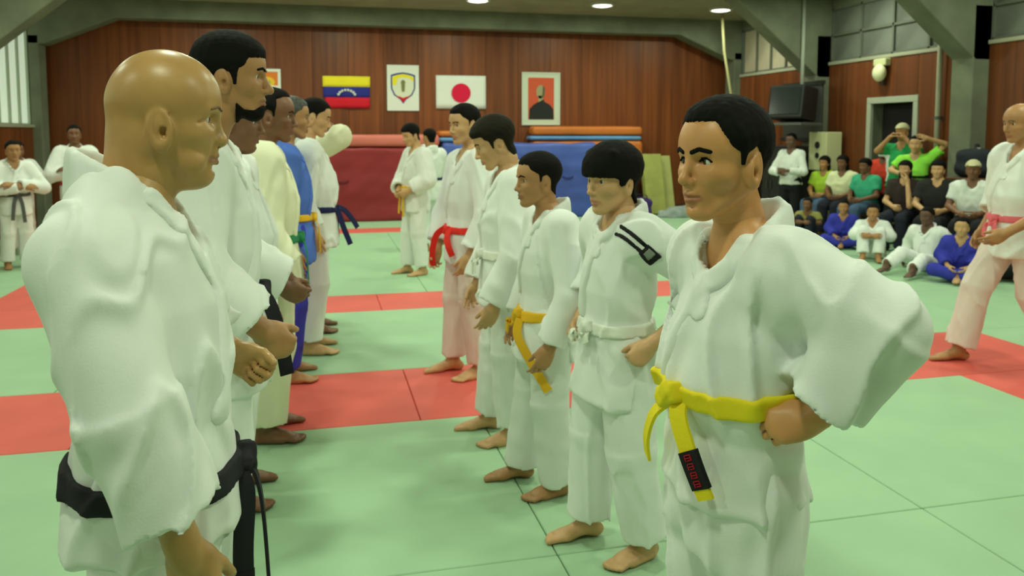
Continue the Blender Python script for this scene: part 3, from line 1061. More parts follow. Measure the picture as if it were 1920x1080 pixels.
fl = tag(MB().box(XL - .2, XR + .2, YF, YB + .2, -.16, -.045).build('floor', mat('subfloor', (.05, .06, .05), .95)), None, kind='structure')
_mm = {}
def floor_mat(x0, x1, y0, y1, m, tagm):
    g = .0022
    w, d = round(x1 - x0, 3), round(y1 - y0, 3)
    if (w, d, tagm) not in _mm:
        o = MB().box(-w / 2 + g, w / 2 - g, -d / 2 + g, d / 2 - g, -.045, 0).build('mat', m, fl, bevel=.0035, seg=1)
        _mm[(w, d, tagm)] = o.data
    else:
        o = link('mat', _mm[(w, d, tagm)], None, fl)
    o.location = ((x0 + x1) / 2, (y0 + y1) / 2, 0)
def tile(x0, x1, y0, y1, nx, ny, m, t):
    for i in range(nx):
        for j in range(ny):
            floor_mat(x0 + (x1 - x0) * i / nx, x0 + (x1 - x0) * (i + 1) / nx, y0 + (y1 - y0) * j / ny, y0 + (y1 - y0) * (j + 1) / ny, m, t)
xs = [XL, -2.87, -1.91, 3.85, 4.82, XR]
# red border strips
tile(XL, -2.87, 4.09, 5.03, 1, 1, M_RED, 'r'); tile(-2.87, 3.85, 4.09, 5.03, 4, 1, M_RED, 'r')
tile(3.85, 4.82, 4.09, 5.03, 1, 1, M_RED, 'r'); tile(3.85, 4.82, YF, 4.09, 1, 4, M_RED, 'r')
tile(-2.87, 3.85, 6.78, 7.49, 4, 1, M_RED, 'r'); tile(-2.87, -1.91, 7.49, 12.2, 1, 3, M_RED, 'r')
tile(3.85, 4.82, 9.2, 12.2, 1, 2, M_RED, 'r'); tile(-2.87, 4.82, 12.2, 12.8, 5, 1, M_RED, 'r')
# green fields
tile(XL, -2.29, YF, 4.09, 1, 5, M_GREEN, 'g'); tile(-2.29, .80, YF, 4.09, 2, 5, M_GREEN, 'g'); tile(.80, 3.85, YF, 4.09, 2, 5, M_GREEN, 'g')
tile(4.82, XR, YF, 4.09, 2, 5, M_GREEN, 'g')
tile(4.82, XR, 4.09, 5.03, 2, 1, M_GREEN, 'g')
tile(XL, -2.87, 5.03, 12.8, 1, 5, M_GREEN, 'g')
tile(-2.87, 3.85, 5.03, 6.78, 5, 1, M_GREEN, 'g'); tile(3.85, XR, 5.03, 9.2, 3, 3, M_GREEN, 'g')
tile(-1.91, 3.85, 7.49, 12.2, 4, 3, M_GREEN, 'g'); tile(4.82, XR, 9.2, 12.8, 2, 2, M_GREEN, 'g')
tile(XL, XR, 12.8, YB, 8, 1, M_GREEN, 'g')

# back wall: dark backing with upright veneer panels
wb = tag(MB().box(XL - .2, XR + .2, YB + .03, YB + .2, 0, ZC).build('wall_back', M_BACK), None, kind='structure')
n = 20
pw = (XR - XL) / n
pb = None
for i in range(n):
    x0 = XL + i * pw
    if pb is None:
        o = MB().box(-pw / 2 + .002, pw / 2 - .002, -.012, .02, 0.10, 3.36).build('panel', M_WOOD, wb, bevel=.0015, seg=1); pb = o.data
    else:
        o = link('panel', pb, None, wb)
    o.location = (x0 + pw / 2, YB + .01, 0)
tag(MB().box(XL, XR, YB - .03, YB + .03, 0, .10).build('baseboard_back', mat('skirting', (.05, .025, .012), .6), bevel=.004), None, kind='structure')

# ceiling with portal beams
ce = tag(MB().box(XL - .2, XR + .2, YF, YB + .2, ZC, ZC + .15).build('ceiling', M_CEIL), None, kind='structure')
FY = [14.22, 11.45, 8.32, 5.15, 1.98, -1.2]
for i, y in enumerate(FY):
    d0, d1 = (y - .17, y + .17)
    drop = .30 if i == 0 else .04
    hx, hz = (1.05, .62) if i == 0 else (1.5, 1.40)
    poly = [(XL, ZC), (XL, ZC - drop - hz + .18), (XL + .22, ZC - drop - hz + .18), (XL + .22 + hx, ZC - drop), (XR - .22 - hx, ZC - drop),
            (XR - .22, ZC - drop - hz + .18), (XR, ZC - drop - hz + .18), (XR, ZC)]
    mb = MB().prism(poly, 'y', d0, d1)
    mb.build('beam', M_CONC, ce, bevel=.01, seg=1)

def side_wall(side):
    X = XR if side == 'right' else XL
    sg = 1 if side == 'right' else -1
    a, b = sorted((X, X + sg * .2))
    wtop = 2.59 if side == 'right' else 1.62
    mb = MB()
    if side == 'right':
        mb.box(a + .0, b, YF, 9.38, 0, wtop); mb.box(a, b, 10.24, YB, 0, wtop); mb.box(a, b, 9.38, 10.24, 1.93, wtop)
    else:
        mb.box(a, b, YF, YB, 0, wtop)
    mb.box(a, b, YF, YB, 3.46, ZC)
    w = tag(mb.build('wall_' + side, M_CONC), None, kind='structure')
    cols = []
    for i, y in enumerate(FY):
        c0, c1 = sorted((X, X - sg * (.26 if i else .16)))
        MB().box(c0, c1, y - .17, y + .17, 0, ZC - .6).build('column', M_CONC, w, bevel=.012, seg=1)
    cache = {}
    def panel(y0, y1, z0, z1):
        key = (round(y1 - y0, 3), z0, z1)
        wd = y1 - y0
        if key not in cache:
            o = MB().box(-.014, .014, -wd / 2 + .002, wd / 2 - .002, z0, z1).build('panel', M_WOODR if side == 'right' else M_WOOD, w, bevel=.003, seg=1)
            cache[key] = o.data
        else:
            o = link('panel', cache[key], None, w)
        o.location = (X - sg * .016, (y0 + y1) / 2, 0)
    edges = [YB] + FY[1:] + [YF]
    for i in range(len(edges) - 1):
        y1 = edges[i] - (.17 if i else .45); y0 = edges[i + 1] + .17
        if side == 'right' and i == 1:
            segs = [(y0, 9.32, 0.0, wtop, 2), (9.32, 10.30, 1.99, wtop, 2), (10.30, y1, 0.0, wtop, 2)]
        else:
            segs = [(y0, y1, 0.0, wtop, 5)]
        for s0, s1, z0, z1, nn in segs:
            for j in range(nn):
                panel(s0 + (s1 - s0) * j / nn, s0 + (s1 - s0) * (j + 1) / nn, z0 + .02, z1 - .02)
    return w
wr = side_wall('right'); wl = side_wall('left')
wf = tag(MB().box(XL - .2, XR + .2, YF - .2, YF, 0, ZC).build('wall_front', mat('plain_wall', (.45, .44, .36), .9)), None, kind='structure')

# clerestory windows on the right, tall frosted windows on the left
M_FRAME = mat('window_frame', (.14, .15, .12), .7)
M_FRAMEL = mat('window_frame_pale', (.42, .48, .38), .7)
M_PANE = mat('frosted_pane', (.46, .40, .30), .35, noise=.25, nscale=1.2, spec=.4)  # dim beige glow of the lit glass put into the colour
M_PANEG = mat('grey_pane', (.16, .17, .15), .35, noise=.35, nscale=1.5, spec=.4)
M_PANEL_ = mat('lit_pane', (.66, .76, .62), .5, noise=.12, nscale=2, emit=.5, stretch=(1, 3, .4))
wn_ = 0
def window(X, sg, y0, y1, z0, z1, cols, rows, pm, depth=.08):
    global wn_
    wn_ += 1
    root = empty('window_%d' % wn_, (X, (y0 + y1) / 2, z0))
    root['kind'] = 'structure'
    W_, H_ = (y1 - y0), (z1 - z0)
    mb = MB()
    f = .035
    x0, x1 = sorted((0.0, sg * depth))
    mb.box(x0, x1, -W_ / 2, W_ / 2, 0, f); mb.box(x0, x1, -W_ / 2, W_ / 2, H_ - f, H_)
    for c in range(cols + 1):
        y = -W_ / 2 + W_ * c / cols
        mb.box(x0, x1, max(-W_ / 2, y - f / 2), min(W_ / 2, y + f / 2), 0, H_)
    for r_ in range(1, rows):
        mb.box(x0, x1, -W_ / 2, W_ / 2, H_ * r_ / rows - f / 2, H_ * r_ / rows + f / 2)
    mb.build('window_frame', M_FRAMEL if sg < 0 else M_FRAME, root)
    me = None
    for c in range(cols):
        for r_ in range(rows):
            if me is None:
                o = MB().box(-.004, .004, -W_ / cols / 2 + .01, W_ / cols / 2 - .01, -H_ / rows / 2 + .01, H_ / rows / 2 - .01).build('pane', pm if not isinstance(pm, list) else pm[0], root)
                me = o.data
                base = me
            else:
                o = link('pane', base, None, root)
            o.location = (sg * depth * .5, -W_ / 2 + W_ * (c + .5) / cols, H_ * (r_ + .5) / rows)
window(XR, 1, FY[1] + .17, FY[0] - .2, 2.62, 3.46, 5, 1, M_PANE)
for i in (1, 2, 3, 4):
    window(XR, 1, FY[i + 1] + .17, FY[i] - .17, 2.62, 3.46, 4, 2, M_PANEG)
for i in (0, 1, 2, 3, 4):
    window(XL, -1, FY[i + 1] + .17, FY[i] - .17, 1.62, 3.46, 6, 1, M_PANEL_)
for sd, X, z in (('right', XR - .03, 2.59), ('left', XL + .03, 1.62)):
    pass
tag(MB().box(XR - .05, XR + .1, FY[-1], YB, 2.57, 2.62).build('trim_1', mat('sill', (.38, .37, .28), .8), bevel=.006, seg=1), None, kind='structure')
tag(MB().box(XL - .1, XL + .06, FY[-1], YB, 1.59, 1.64).build('trim_2', MATS['sill'], bevel=.006, seg=1), None, kind='structure')

# doorway in the right wall: pale frame, inside darkness put into the leaf colour
dr = empty('door_1', (XR, 9.81, 0)); dr['kind'] = 'structure'
mb = MB().box(-.05, .12, -.52, -.43, 0, 1.93).box(-.05, .12, .43, .52, 0, 1.93).box(-.05, .12, -.52, .52, 1.93, 2.02)
mb.build('door_frame', mat('door_frame_paint', (.42, .44, .36), .7), dr, bevel=.006, seg=1)
lf = MB().box(.14, .18, -.43, .40, .01, 1.92).build('door_leaf', mat('doorway_shade', (.008, .007, .007), .7), dr, bevel=.004, seg=1)
MB().tube([(.13, -.33, 1.0), (.07, -.33, 1.0), (.07, -.22, 1.0)], .010, 8).build('door_handle', mat('steel', (.5, .5, .48), .35, metallic=1.0), lf, smooth=True)
tag(MB().box(.2, 1.2, -.9, .9, 0, 2.2).build('wall_corridor', mat('corridor_shade', (.02, .02, .02), .95), None, (XR, 9.81, 0)), None, kind='structure')  # solid block behind, the unlit room's darkness put into its colour

# ------------------------------------------------------------------ ceiling lamps
M_LAMP = mat('lamp_diffuser', (.98, 1.0, .86), .5, emit=5.0)
M_RING = mat('lamp_ring', (.50, .50, .44), .5)
lamp_me = {}
def ceiling_lamp(x, y, label, group=None):
    r = empty('ceiling_light', (x, y, ZC))
    tag(r, label, 'lamp', group)
    if not lamp_me:
        prof = [(.17, 0), (.205, 0), (.205, -.025), (.17, -.04), (.16, -.02)]
        v, f = [], []
        N = 24
        for i in range(N):
            a = 2 * math.pi * i / N
            v += [(p[0] * math.cos(a), p[0] * math.sin(a), p[1]) for p in prof]
        k = len(prof)
        for i in range(N):
            for j in range(k):
                f.append((i * k + j, ((i + 1) % N) * k + j, ((i + 1) % N) * k + (j + 1) % k, i * k + (j + 1) % k))
        lamp_me['ring'] = pydata('ring', v, f); lamp_me['ring'].materials.append(M_RING)
        v = [(0, 0, -.055)]; f = []
        for ring, (rr, zz) in enumerate(((.08, -.050), (.13, -.040), (.165, -.015))):
            v += [(rr * math.cos(2 * math.pi * i / N), rr * math.sin(2 * math.pi * i / N), zz) for i in range(N)]
        for i in range(N): f.append((0, 1 + (i + 1) % N, 1 + i))
        for q in range(2):
            for i in range(N):
                a, b_ = 1 + q * N + i, 1 + q * N + (i + 1) % N
                f.append((a, b_, b_ + N, a + N))
        lamp_me['diff'] = pydata('diffuser', v, f); lamp_me['diff'].materials.append(M_LAMP)
        ld = bpy.data.lights.new('lamp_light', 'AREA')
        ld.shape = 'DISK'; ld.size = .34; ld.energy = LAMP_POWER; ld.color = LIGHT_COL
        lamp_me['light'] = ld
    link('ring', lamp_me['ring'], None, r)
    link('diffuser', lamp_me['diff'], None, r)
    lo = bpy.data.objects.new('lamp_light', lamp_me['light'])
    COL.objects.link(lo); lo.parent = r; lo.location = (0, 0, -.062)
for x, lb in ((-1.62, 'round ceiling lamp nearest the left end of the wooden back wall'), (.40, 'round ceiling lamp above the tricolour flag'), (2.50, 'round ceiling lamp above the white flag with red disc'),
              (4.60, 'round ceiling lamp right of the framed portrait'), (6.75, 'round ceiling lamp nearest the right end of the wooden back wall')):
    ceiling_lamp(x, 12.75, lb)
for y in (9.9, 6.7, 3.55, .4):
    for x in (-2.9, -.4, 2.1, 4.6, 7.0):
        ceiling_lamp(x, y, 'round lamp recessed in the hall ceiling above the mats', 'ceiling lamps over the mats')
# ------------------------------------------------------------------ flags and pictures on the back wall
YW = YB - .012
M_W = mat('flag_white', (.78, .80, .76), .85)
M_Y = mat('flag_yellow', (.85, .72, .03), .85)
M_B = mat('flag_blue', (.025, .03, .26), .85)
M_R = mat('flag_red', (.62, .012, .03), .85)
def cloth(name, x0, x1, z0, z1, m, parent, amp=.012, y=0.0, nx=16, nz=3, sag=0.0, thick=.004):
    """hanging cloth panel, slightly wavy, with thickness"""
    v, f = [], []
    for side in (0, 1):
        for j in range(nz + 1):
            for i in range(nx + 1):
                x = x0 + (x1 - x0) * i / nx; z = z0 + (z1 - z0) * j / nz
                w = amp * math.sin(x * 9.0 + z * 2) + amp * .5 * math.sin(x * 19 + 1)
                zz = z - sag * 4 * ((x - x0) / (x1 - x0)) * (1 - (x - x0) / (x1 - x0))
                v.append((x, y - .02 - w - (thick if side == 0 else 0), zz))
    n1 = (nx + 1) * (nz + 1)
    for j in range(nz):
        for i in range(nx):
            a = j * (nx + 1) + i
            f.append((a, a + 1, a + nx + 2, a + nx + 1))
            f.append((n1 + a, n1 + a + nx + 1, n1 + a + nx + 2, n1 + a + 1))
    for i in range(nx):
        f.append((i, n1 + i, n1 + i + 1, i + 1)); t = nz * (nx + 1) + i
        f.append((t, t + 1, n1 + t + 1, n1 + t))
    for j in range(nz):
        a = j * (nx + 1); f.append((a, a + nx + 1, n1 + a + nx + 1, n1 + a)); t = a + nx
        f.append((t, n1 + t, n1 + t + nx + 1, t + nx + 1))
    return link(name, pydata(name, v, f), m, parent, smooth=True)
def disc(cx, cz, rx, rz, n=28, y0=-.002, y1=.002):
    poly = [(cx + rx * math.cos(2 * math.pi * i / n), cz + rz * math.sin(2 * math.pi * i / n)) for i in range(n)]
    return MB().prism(poly, 'y', y0, y1)
def star(cx, cz, r, rot=0):
    return [(cx + (r if i % 2 == 0 else r * .42) * math.sin(rot + math.pi * i / 5), cz + (r if i % 2 == 0 else r * .42) * math.cos(rot + math.pi * i / 5)) for i in range(10)]

fv = empty('flag', (.48, YW, 1.945))
tag(fv, 'yellow, blue and red tricolour flag with an arc of white stars', 'flag')
hb = .555 / 3
cloth('red_band', -.37, .40, 0, hb, M_R, fv); cloth('blue_band', -.40, .40, hb, 2 * hb, M_B, fv); cloth('yellow_band', -.41, .41, 2 * hb, 3 * hb, M_Y, fv)
for i in range(8):
    a = R(160 - i * 20)
    MB().prism(star(.15 * math.cos(a), .20 + .115 * math.sin(a), .030), 'y', -.052, -.026).build('star', M_W, fv)

pc = empty('poster', (1.47, YW, 1.90))
tag(pc, 'white poster with a shield crest in yellow, blue and red', 'poster')
MB().box(-.285, .285, -.02, 0, 0, .815).build('sheet', M_W, pc, bevel=.006, seg=1)
def shield(s, dz=0):
    return [(-.20 * s, .20 * s + dz), (-.20 * s, -.02 * s + dz), (-.15 * s, -.13 * s + dz), (-.05 * s, -.20 * s + dz), (0, -.27 * s + dz), (.05 * s, -.20 * s + dz), (.15 * s, -.13 * s + dz), (.20 * s, -.02 * s + dz), (.20 * s, .20 * s + dz), (.10 * s, .23 * s + dz), (0, .245 * s + dz), (-.10 * s, .23 * s + dz)]
MB().prism(shield(1.08, .42), 'y', -.026, -.018).build('crest_border', M_B, pc)
MB().prism(shield(.96, .42), 'y', -.030, -.018).build('crest_field', mat('crest_white', (.72, .74, .60), .85), pc)
MB().prism([(-.19, .46), (-.19, .60), (-.10, .64), (0, .655), (.10, .64), (.19, .60), (.19, .52), (.11, .58), (0, .60), (-.10, .57), (-.12, .46)], 'y', -.033, -.018).build('crest_gold', M_Y, pc)
MB().prism([(-.13, .27), (-.05, .215), (0, .15), (.05, .215), (.13, .27), (.06, .255), (0, .23), (-.06, .255)], 'y', -.033, -.018).build('crest_point', M_R, pc)
mb = disc(0, .50, .040, .05, 16, -.036, -.018); mb.prism([(-.022, .34), (-.035, .46), (.035, .46), (.022, .34)], 'y', -.036, -.018)
mb.build('crest_figure', mat('crest_olive', (.22, .22, .10), .85), pc)

fj = empty('flag', (2.52, YW, 1.945))
tag(fj, 'white flag with a large red disc in the middle', 'flag')
cloth('field', -.46, .46, 0, .60, M_W, fj, amp=.006, nz=6)
disc(.0, .285, .175, .175, 32, -.036, -.022).build('red_disc', mat('disc_red', (.70, .012, .06), .85), fj)

po = empty('framed_portrait', (4.03, YW, 1.65))
tag(po, 'white framed portrait of a figure in dark robe on red ground', 'picture')
MB().box(-.37, .37, -.03, 0, 0, .03).box(-.37, .37, -.03, 0, .95, .98).box(-.37, -.34, -.03, 0, .03, .95).box(.34, .37, -.03, 0, .03, .95).build('frame', mat('frame_white', (.62, .66, .56), .6), po, bevel=.004, seg=1)
MB().box(-.345, .345, -.020, 0, .025, .955).build('mount', mat('mount_white', (.60, .66, .54), .8), po)
MB().box(-.25, .25, -.024, 0, .11, .88).build('red_ground', mat('portrait_red', (.62, .10, .045), .8), po)
MB().prism([(-.235, .11), (-.225, .30), (-.15, .38), (-.05, .44), (.04, .52), (.06, .44), (.17, .38), (.235, .30), (.245, .11)], 'y', -.028, -.02).build('robe', mat('portrait_dark', (.022, .024, .024), .8), po)
mb = disc(-.01, .62, .085, .125, 24, -.029, -.02); mb.prism([(-.05, .43), (-.055, .55), (.05, .55), (.035, .48)], 'y', -.029, -.02)
mb.build('face', mat('portrait_face', (.36, .33, .18), .8), po)
MB().prism([(.0, .50), (.05, .52), (.07, .60), (.07, .70), (.03, .73), (.025, .60)], 'y', -.031, -.02).build('face_shade', mat('portrait_shade', (.12, .11, .06), .8), po)

pi = empty('framed_picture', (-.88, YW, 2.27))
tag(pi, 'small white framed picture in orange and yellow beside the bearded man', 'picture')
MB().box(-.25, .25, -.03, 0, 0, .05).box(-.25, .25, -.03, 0, .285, .335).box(-.25, -.20, -.03, 0, .05, .285).box(.20, .25, -.03, 0, .05, .285).build('frame', MATS['flag_white'], pi, bevel=.004, seg=1)
MB().box(-.21, .21, -.02, 0, .045, .29).build('orange_print', mat('print_orange', (.75, .20, .03), .8), pi)
disc(.02, .11, .13, .09, 20, -.025, -.018).build('yellow_print', mat('print_yellow', (.80, .52, .05), .8), pi)
disc(.03, .10, .05, .04, 14, -.028, -.018).build('green_print', mat('print_green', (.25, .35, .08), .8), pi)

# ------------------------------------------------------------------ crash mats and gym gear along the back wall
def soft_block(name, label, loc, rz, sx, sy, sz, m, seams=(), cat='crash mat', tiltx=0.0, sag=.02, seed=0, mseam=None, handles=True):
    r = empty(name, loc, rz)
    tag(r, label, cat)
    F = Field()
    F.box((0, 0, sz / 2), (sx / 2, sy / 2, sz / 2), .05)
    w = waves(seed, 6, .9); w2 = waves(seed + 1, 6, .35)
    F.post.append(lambda P: w(P) * sag * .5 + w2(P) * sag * .3)
    V, Q = polygonise(F, .035)
    if tiltx:
        V = V.copy(); V[:, 1] += V[:, 2] * math.tan(tiltx)
    V[:, 2] = np.maximum(V[:, 2], 0.0)
    body = link('foam_body', mesh_np('foam_body', V, Q), m, r)
    for z in seams:
        MB().box(-sx / 2 - .004, sx / 2 + .004, -sy / 2 - .004, sy / 2 + .004, z - .008, z + .008).build('seam', mseam or m, r, bevel=.004, seg=1)
    if handles:
        for sxx in (-.3, .3):
            p = [(sx * sxx - .10, -sy / 2 + .005, sz * .55), (sx * sxx - .05, -sy / 2 - .035, sz * .53), (sx * sxx + .05, -sy / 2 - .035, sz * .53), (sx * sxx + .10, -sy / 2 + .005, sz * .55)]
            ribbon(smooth_pts(p, 4), (0, 0, 1), .035, .006, 'handle', mseam or m, r)
    return r
M_CRD = mat('vinyl_maroon', (.27, .020, .028), .45, noise=.10, nscale=2, spec=.4)
M_CRP = mat('vinyl_red', (.62, .16, .13), .45, noise=.08, nscale=2, spec=.4)
M_CBL = mat('vinyl_blue', (.055, .10, .42), .4, noise=.15, nscale=2, spec=.45)
M_CBS = mat('vinyl_blue_pale', (.13, .30, .62), .4, noise=.1, nscale=2, spec=.4)
M_COR = mat('vinyl_orange', (.62, .17, .03), .45, noise=.1, nscale=2, spec=.4)
soft_block('crash_mat', 'tall maroon crash mat standing against the back wall', (.98, 14.02, 0), 0, 2.05, .55, 1.26, M_CRD, seed=3, mseam=mat('vinyl_maroon_dark', (.12, .012, .016), .5))
soft_block('crash_mat', 'flat pinkish red mat lying on top of the maroon crash mat', (.98, 14.02, 1.278), 0, 2.07, .56, .20, M_CRP, seed=5, sag=.008, handles=False)
soft_block('crash_mat', 'creased blue crash mat standing upright beside the maroon one', (3.46, 13.80, 0), R(-1), 2.78, .34, 1.33, M_CBL, seed=8, sag=.035, tiltx=R(2), mseam=mat('vinyl_navy', (.02, .03, .16), .5))
def stack_mat(label, x, y, z, w, d, t, m, seed):
    soft_block('gym_mat', label, (x, y, z), 0, w, d, t, m, seed=seed, sag=.006, handles=False, cat='mat')
stack_mat('orange gym mat at the bottom of the right mat stack', 4.86, 14.30, 1.00, 2.15, .34, .36, M_COR, 11)
stack_mat('light blue thin mat in the middle of the right mat stack', 4.82, 14.29, 1.368, 2.20, .36, .085, M_CBS, 12)
stack_mat('orange gym mat on top of the right mat stack', 4.86, 14.30, 1.46, 2.15, .34, .17, M_COR, 13)
vb = empty('vaulting_box', (4.86, 14.32, 0)); tag(vb, 'dark wooden box carrying the orange and blue mats', 'box')
MB().box(-1.02, 1.02, -.15, .15, 0, .99).build('box_body', mat('box_wood', (.045, .020, .010), .6), vb, bevel=.01, seg=1)
for z in (.33, .66):
    MB().box(-1.03, 1.03, -.156, .156, z - .012, z + .012).build('joint', mat('box_joint', (.02, .01, .006), .7), vb)
stack_mat('light blue mat showing over the gap between the crash mats', 2.35, 14.25, 1.34, .62, .40, .09, M_CBS, 15)
stack_mat('orange mat resting on the light blue one by the crash mats', 2.35, 14.25, 1.435, .62, .40, .11, M_COR, 16)
vb2 = empty('gym_block', (2.36, 14.30, 0)); tag(vb2, 'dark foam block behind the gap between the crash mats', 'block')
MB().box(-.29, .29, -.17, .17, 0, 1.335).build('foam_core', mat('foam_dark', (.03, .03, .05), .7), vb2, bevel=.02)
MB().box(-.295, .295, -.176, .176, .64, .67).build('band', M_CBL, vb2)

# leaning olive mats and purple bag by the right corner
for i, (x, ln, cc, lb) in enumerate(((6.02, 1.14, (.36, .36, .10), 'olive yellow folded mat leaning at the wall behind the front boy'), (6.27, 1.10, (.44, .44, .16), 'pale olive mat leaning beside the darker olive one'))):
    r = empty('folded_mat', (x, 13.70 + .16 * i, 0), 0); tag(r, lb, 'mat')
    M = Matrix.Rotation(R(-16), 4, 'X')
    m = mat('olive_%d' % i, cc, .6, noise=.15, nscale=4)
    for q in range(2):
        MB().box(-.19, .19, -.09 + q * .075, -.02 + q * .075, .0, ln - q * .02, M).build('fold', m, r, bevel=.015)
r = empty('sports_bag', (5.55, 13.45, 0), R(10)); tag(r, 'purple sports bag on the floor by the back wall', 'bag')
F = Field(); F.box((0, 0, .17), (.26, .15, .17), .09); w = waves(2, 6, .2); F.post.append(lambda P: w(P) * .012)
V, Q = polygonise(F, .018); V[:, 2] = np.maximum(V[:, 2], 0.0)
link('bag_body', mesh_np('bag_body', V, Q), mat('purple_cloth', (.075, .035, .20), .8), r)
for s in (-1, 1):
    ribbon(smooth_pts([(-.13, s * .14, .28), (-.10, s * .12, .40), (.10, s * .12, .40), (.13, s * .14, .28)], 5), (0, 1, 0), .03, .006, 'strap', mat('strap_dark', (.02, .015, .05), .8), r)
r = empty('cloth_heap', (6.32, 13.22, 0)); tag(r, 'grey and white cloth heap on the floor near the olive mats', 'cloth')
F = Field(); F.ell((0, 0, .05), (.34, .18, .16), .05); F.ell((.25, -.05, .04), (.2, .14, .12), .06); F.ell((-.28, .02, .03), (.18, .12, .09), .06); w = waves(21, 8, .16); F.post.append(lambda P: w(P) * .025)
V, Q = polygonise(F, .018); V[:, 2] = np.maximum(V[:, 2], 0.0)
link('folds', mesh_np('folds', V, Q), mat('grey_cloth', (.32, .36, .36), .9, noise=.3, nscale=5), r)

# ------------------------------------------------------------------ right wall gear
tv = empty('television', (7.14, 11.12, 1.96), R(25)); tag(tv, 'black television hung from the ceiling by the right wall', 'television')
M_BLK = mat('black_plastic', (.012, .013, .014), .4, spec=.45)
M = Matrix.Rotation(R(8), 4, 'Y')
MB().box(-.20, .22, -.30, .30, -.26, .26, M).build('cabinet', M_BLK, tv, bevel=.03)
MB().box(-.215, -.195, -.26, .26, -.20, .22, M).build('screen', mat('crt_glass', (.02, .025, .026), .15, spec=.6), tv, bevel=.008, seg=1)
MB().box(-.30, .30, -.34, .34, -.34, -.30).build('shelf', mat('grey_steel', (.10, .105, .10), .5), tv, bevel=.006, seg=1)
MB().tube([(.25, 0, -.32), (.25, 0, ZC - 1.92)], .028, 10).build('ceiling_pole', mat('pole_paint', (.36, .39, .33), .6), tv, smooth=True)
nb = empty('notice_board', (XR - .30, 11.56, 0)); tag(nb, 'dark grey board fixed to the right wall behind the television', 'board')
MB().box(-.025, .025, -.52, .52, 1.42, 2.27).build('board', mat('board_grey', (.045, .05, .045), .6), nb, bevel=.006, seg=1)
MB().box(-.04, .025, -.55, .55, 2.26, 2.32).build('board_rail', mat('board_frame', (.02, .02, .018), .6), nb)
MB().box(-.04, .025, -.55, .55, 1.37, 1.43).build('board_rail', MATS['board_frame'], nb)
lk = empty('locker', (7.40, 11.74, 0)); tag(lk, 'dark metal locker under the grey board at the right wall', 'locker')
MB().box(-.22, .22, -.52, .52, 0, 1.30).build('body', mat('locker_paint', (.025, .024, .024), .5), lk, bevel=.008, seg=1)
for s in (-1, 1):
    d_ = MB().box(-.242, -.220, s * .255 - .245, s * .255 + .245, .06, 1.25).build('door', MATS['locker_paint'], lk, bevel=.004, seg=1)
    MB().box(-.265, -.242, s * .06 - .012, s * .06 + .012, .60, .74).build('handle', mat('dark_steel', (.15, .15, .15), .4, metallic=.8), d_)
sp = empty('loudspeaker', (7.62, 10.95, 0), R(3)); tag(sp, 'cream loudspeaker box with two dark holes on a pale stand', 'loudspeaker')
MB().box(-.14, .14, -.21, .21, .93, 1.52).build('cabinet', mat('cream_paint', (.62, .62, .36), .7), sp, bevel=.012)
for z, rr in ((1.32, .055), (1.16, .045)):
    mb = MB()
    poly = [(rr * math.cos(2 * math.pi * i / 16), z + rr * math.sin(2 * math.pi * i / 16)) for i in range(16)]
    mb.prism(poly, 'x', -.150, -.135).build('port', M_BLK, sp)
MB().box(-.06, .06, -.10, .10, .03, .93).box(-.18, .18, -.18, .18, 0, .03).build('stand', mat('pale_stand', (.42, .45, .36), .7), sp, bevel=.006, seg=1)
el = empty('emergency_light', (XR - .035, 9.98, 2.36)); tag(el, 'cream emergency light on the right wall above the doorway', 'emergency light')
MB().box(-.10, .0, -.13, .13, .10, .20).build('housing', MATS['cream_paint'], el, bevel=.015)
F = Field(); F.ell((-.09, 0, .0), (.08, .115, .125), .02); V, Q = polygonise(F, .012)
link('lamp_globe', mesh_np('lamp_globe', V, Q), mat('globe', (.80, .78, .52), .4), el)
MB().box(-.06, .0, -.04, .04, -.17, -.10).build('bracket', mat('bracket_dark', (.06, .04, .03), .6), el, bevel=.006, seg=1)
pp = empty('wall_pipe', (XR - .10, 8.86, 0)); tag(pp, 'pale upright pipe running up the right wall past the doorway', 'pipe')
MB().tube([(0, 0, 0), (0, 0, ZC)], .035, 12).build('pipe', mat('pipe_paint', (.34, .33, .24), .6), pp, smooth=True)
for z in (.5, 1.7, 2.9):
    MB().tube([(0, 0, z - .02), (0, 0, z + .02)], .045, 12).box(0, .09, -.02, .02, z - .02, z + .02).build('clamp', MATS['grey_steel'], pp)
rp = empty('climbing_rope', (7.25, 13.35, 0)); tag(rp, 'pale climbing rope hanging slanted in the right back corner', 'rope')
MB().tube([(-.15, 0, ZC), (-.10, 0, 3.0), (.05, .02, 2.3), (.22, .03, 1.6), (.25, .03, 1.0)], .024, 8).build('rope', mat('rope_hemp', (.46, .42, .22), .9), rp, smooth=True)
MB().tube([(.25, .03, 1.02), (.25, .03, .92)], .034, 8).build('rope_end', mat('rope_leather', (.10, .06, .03), .8), rp, smooth=True)

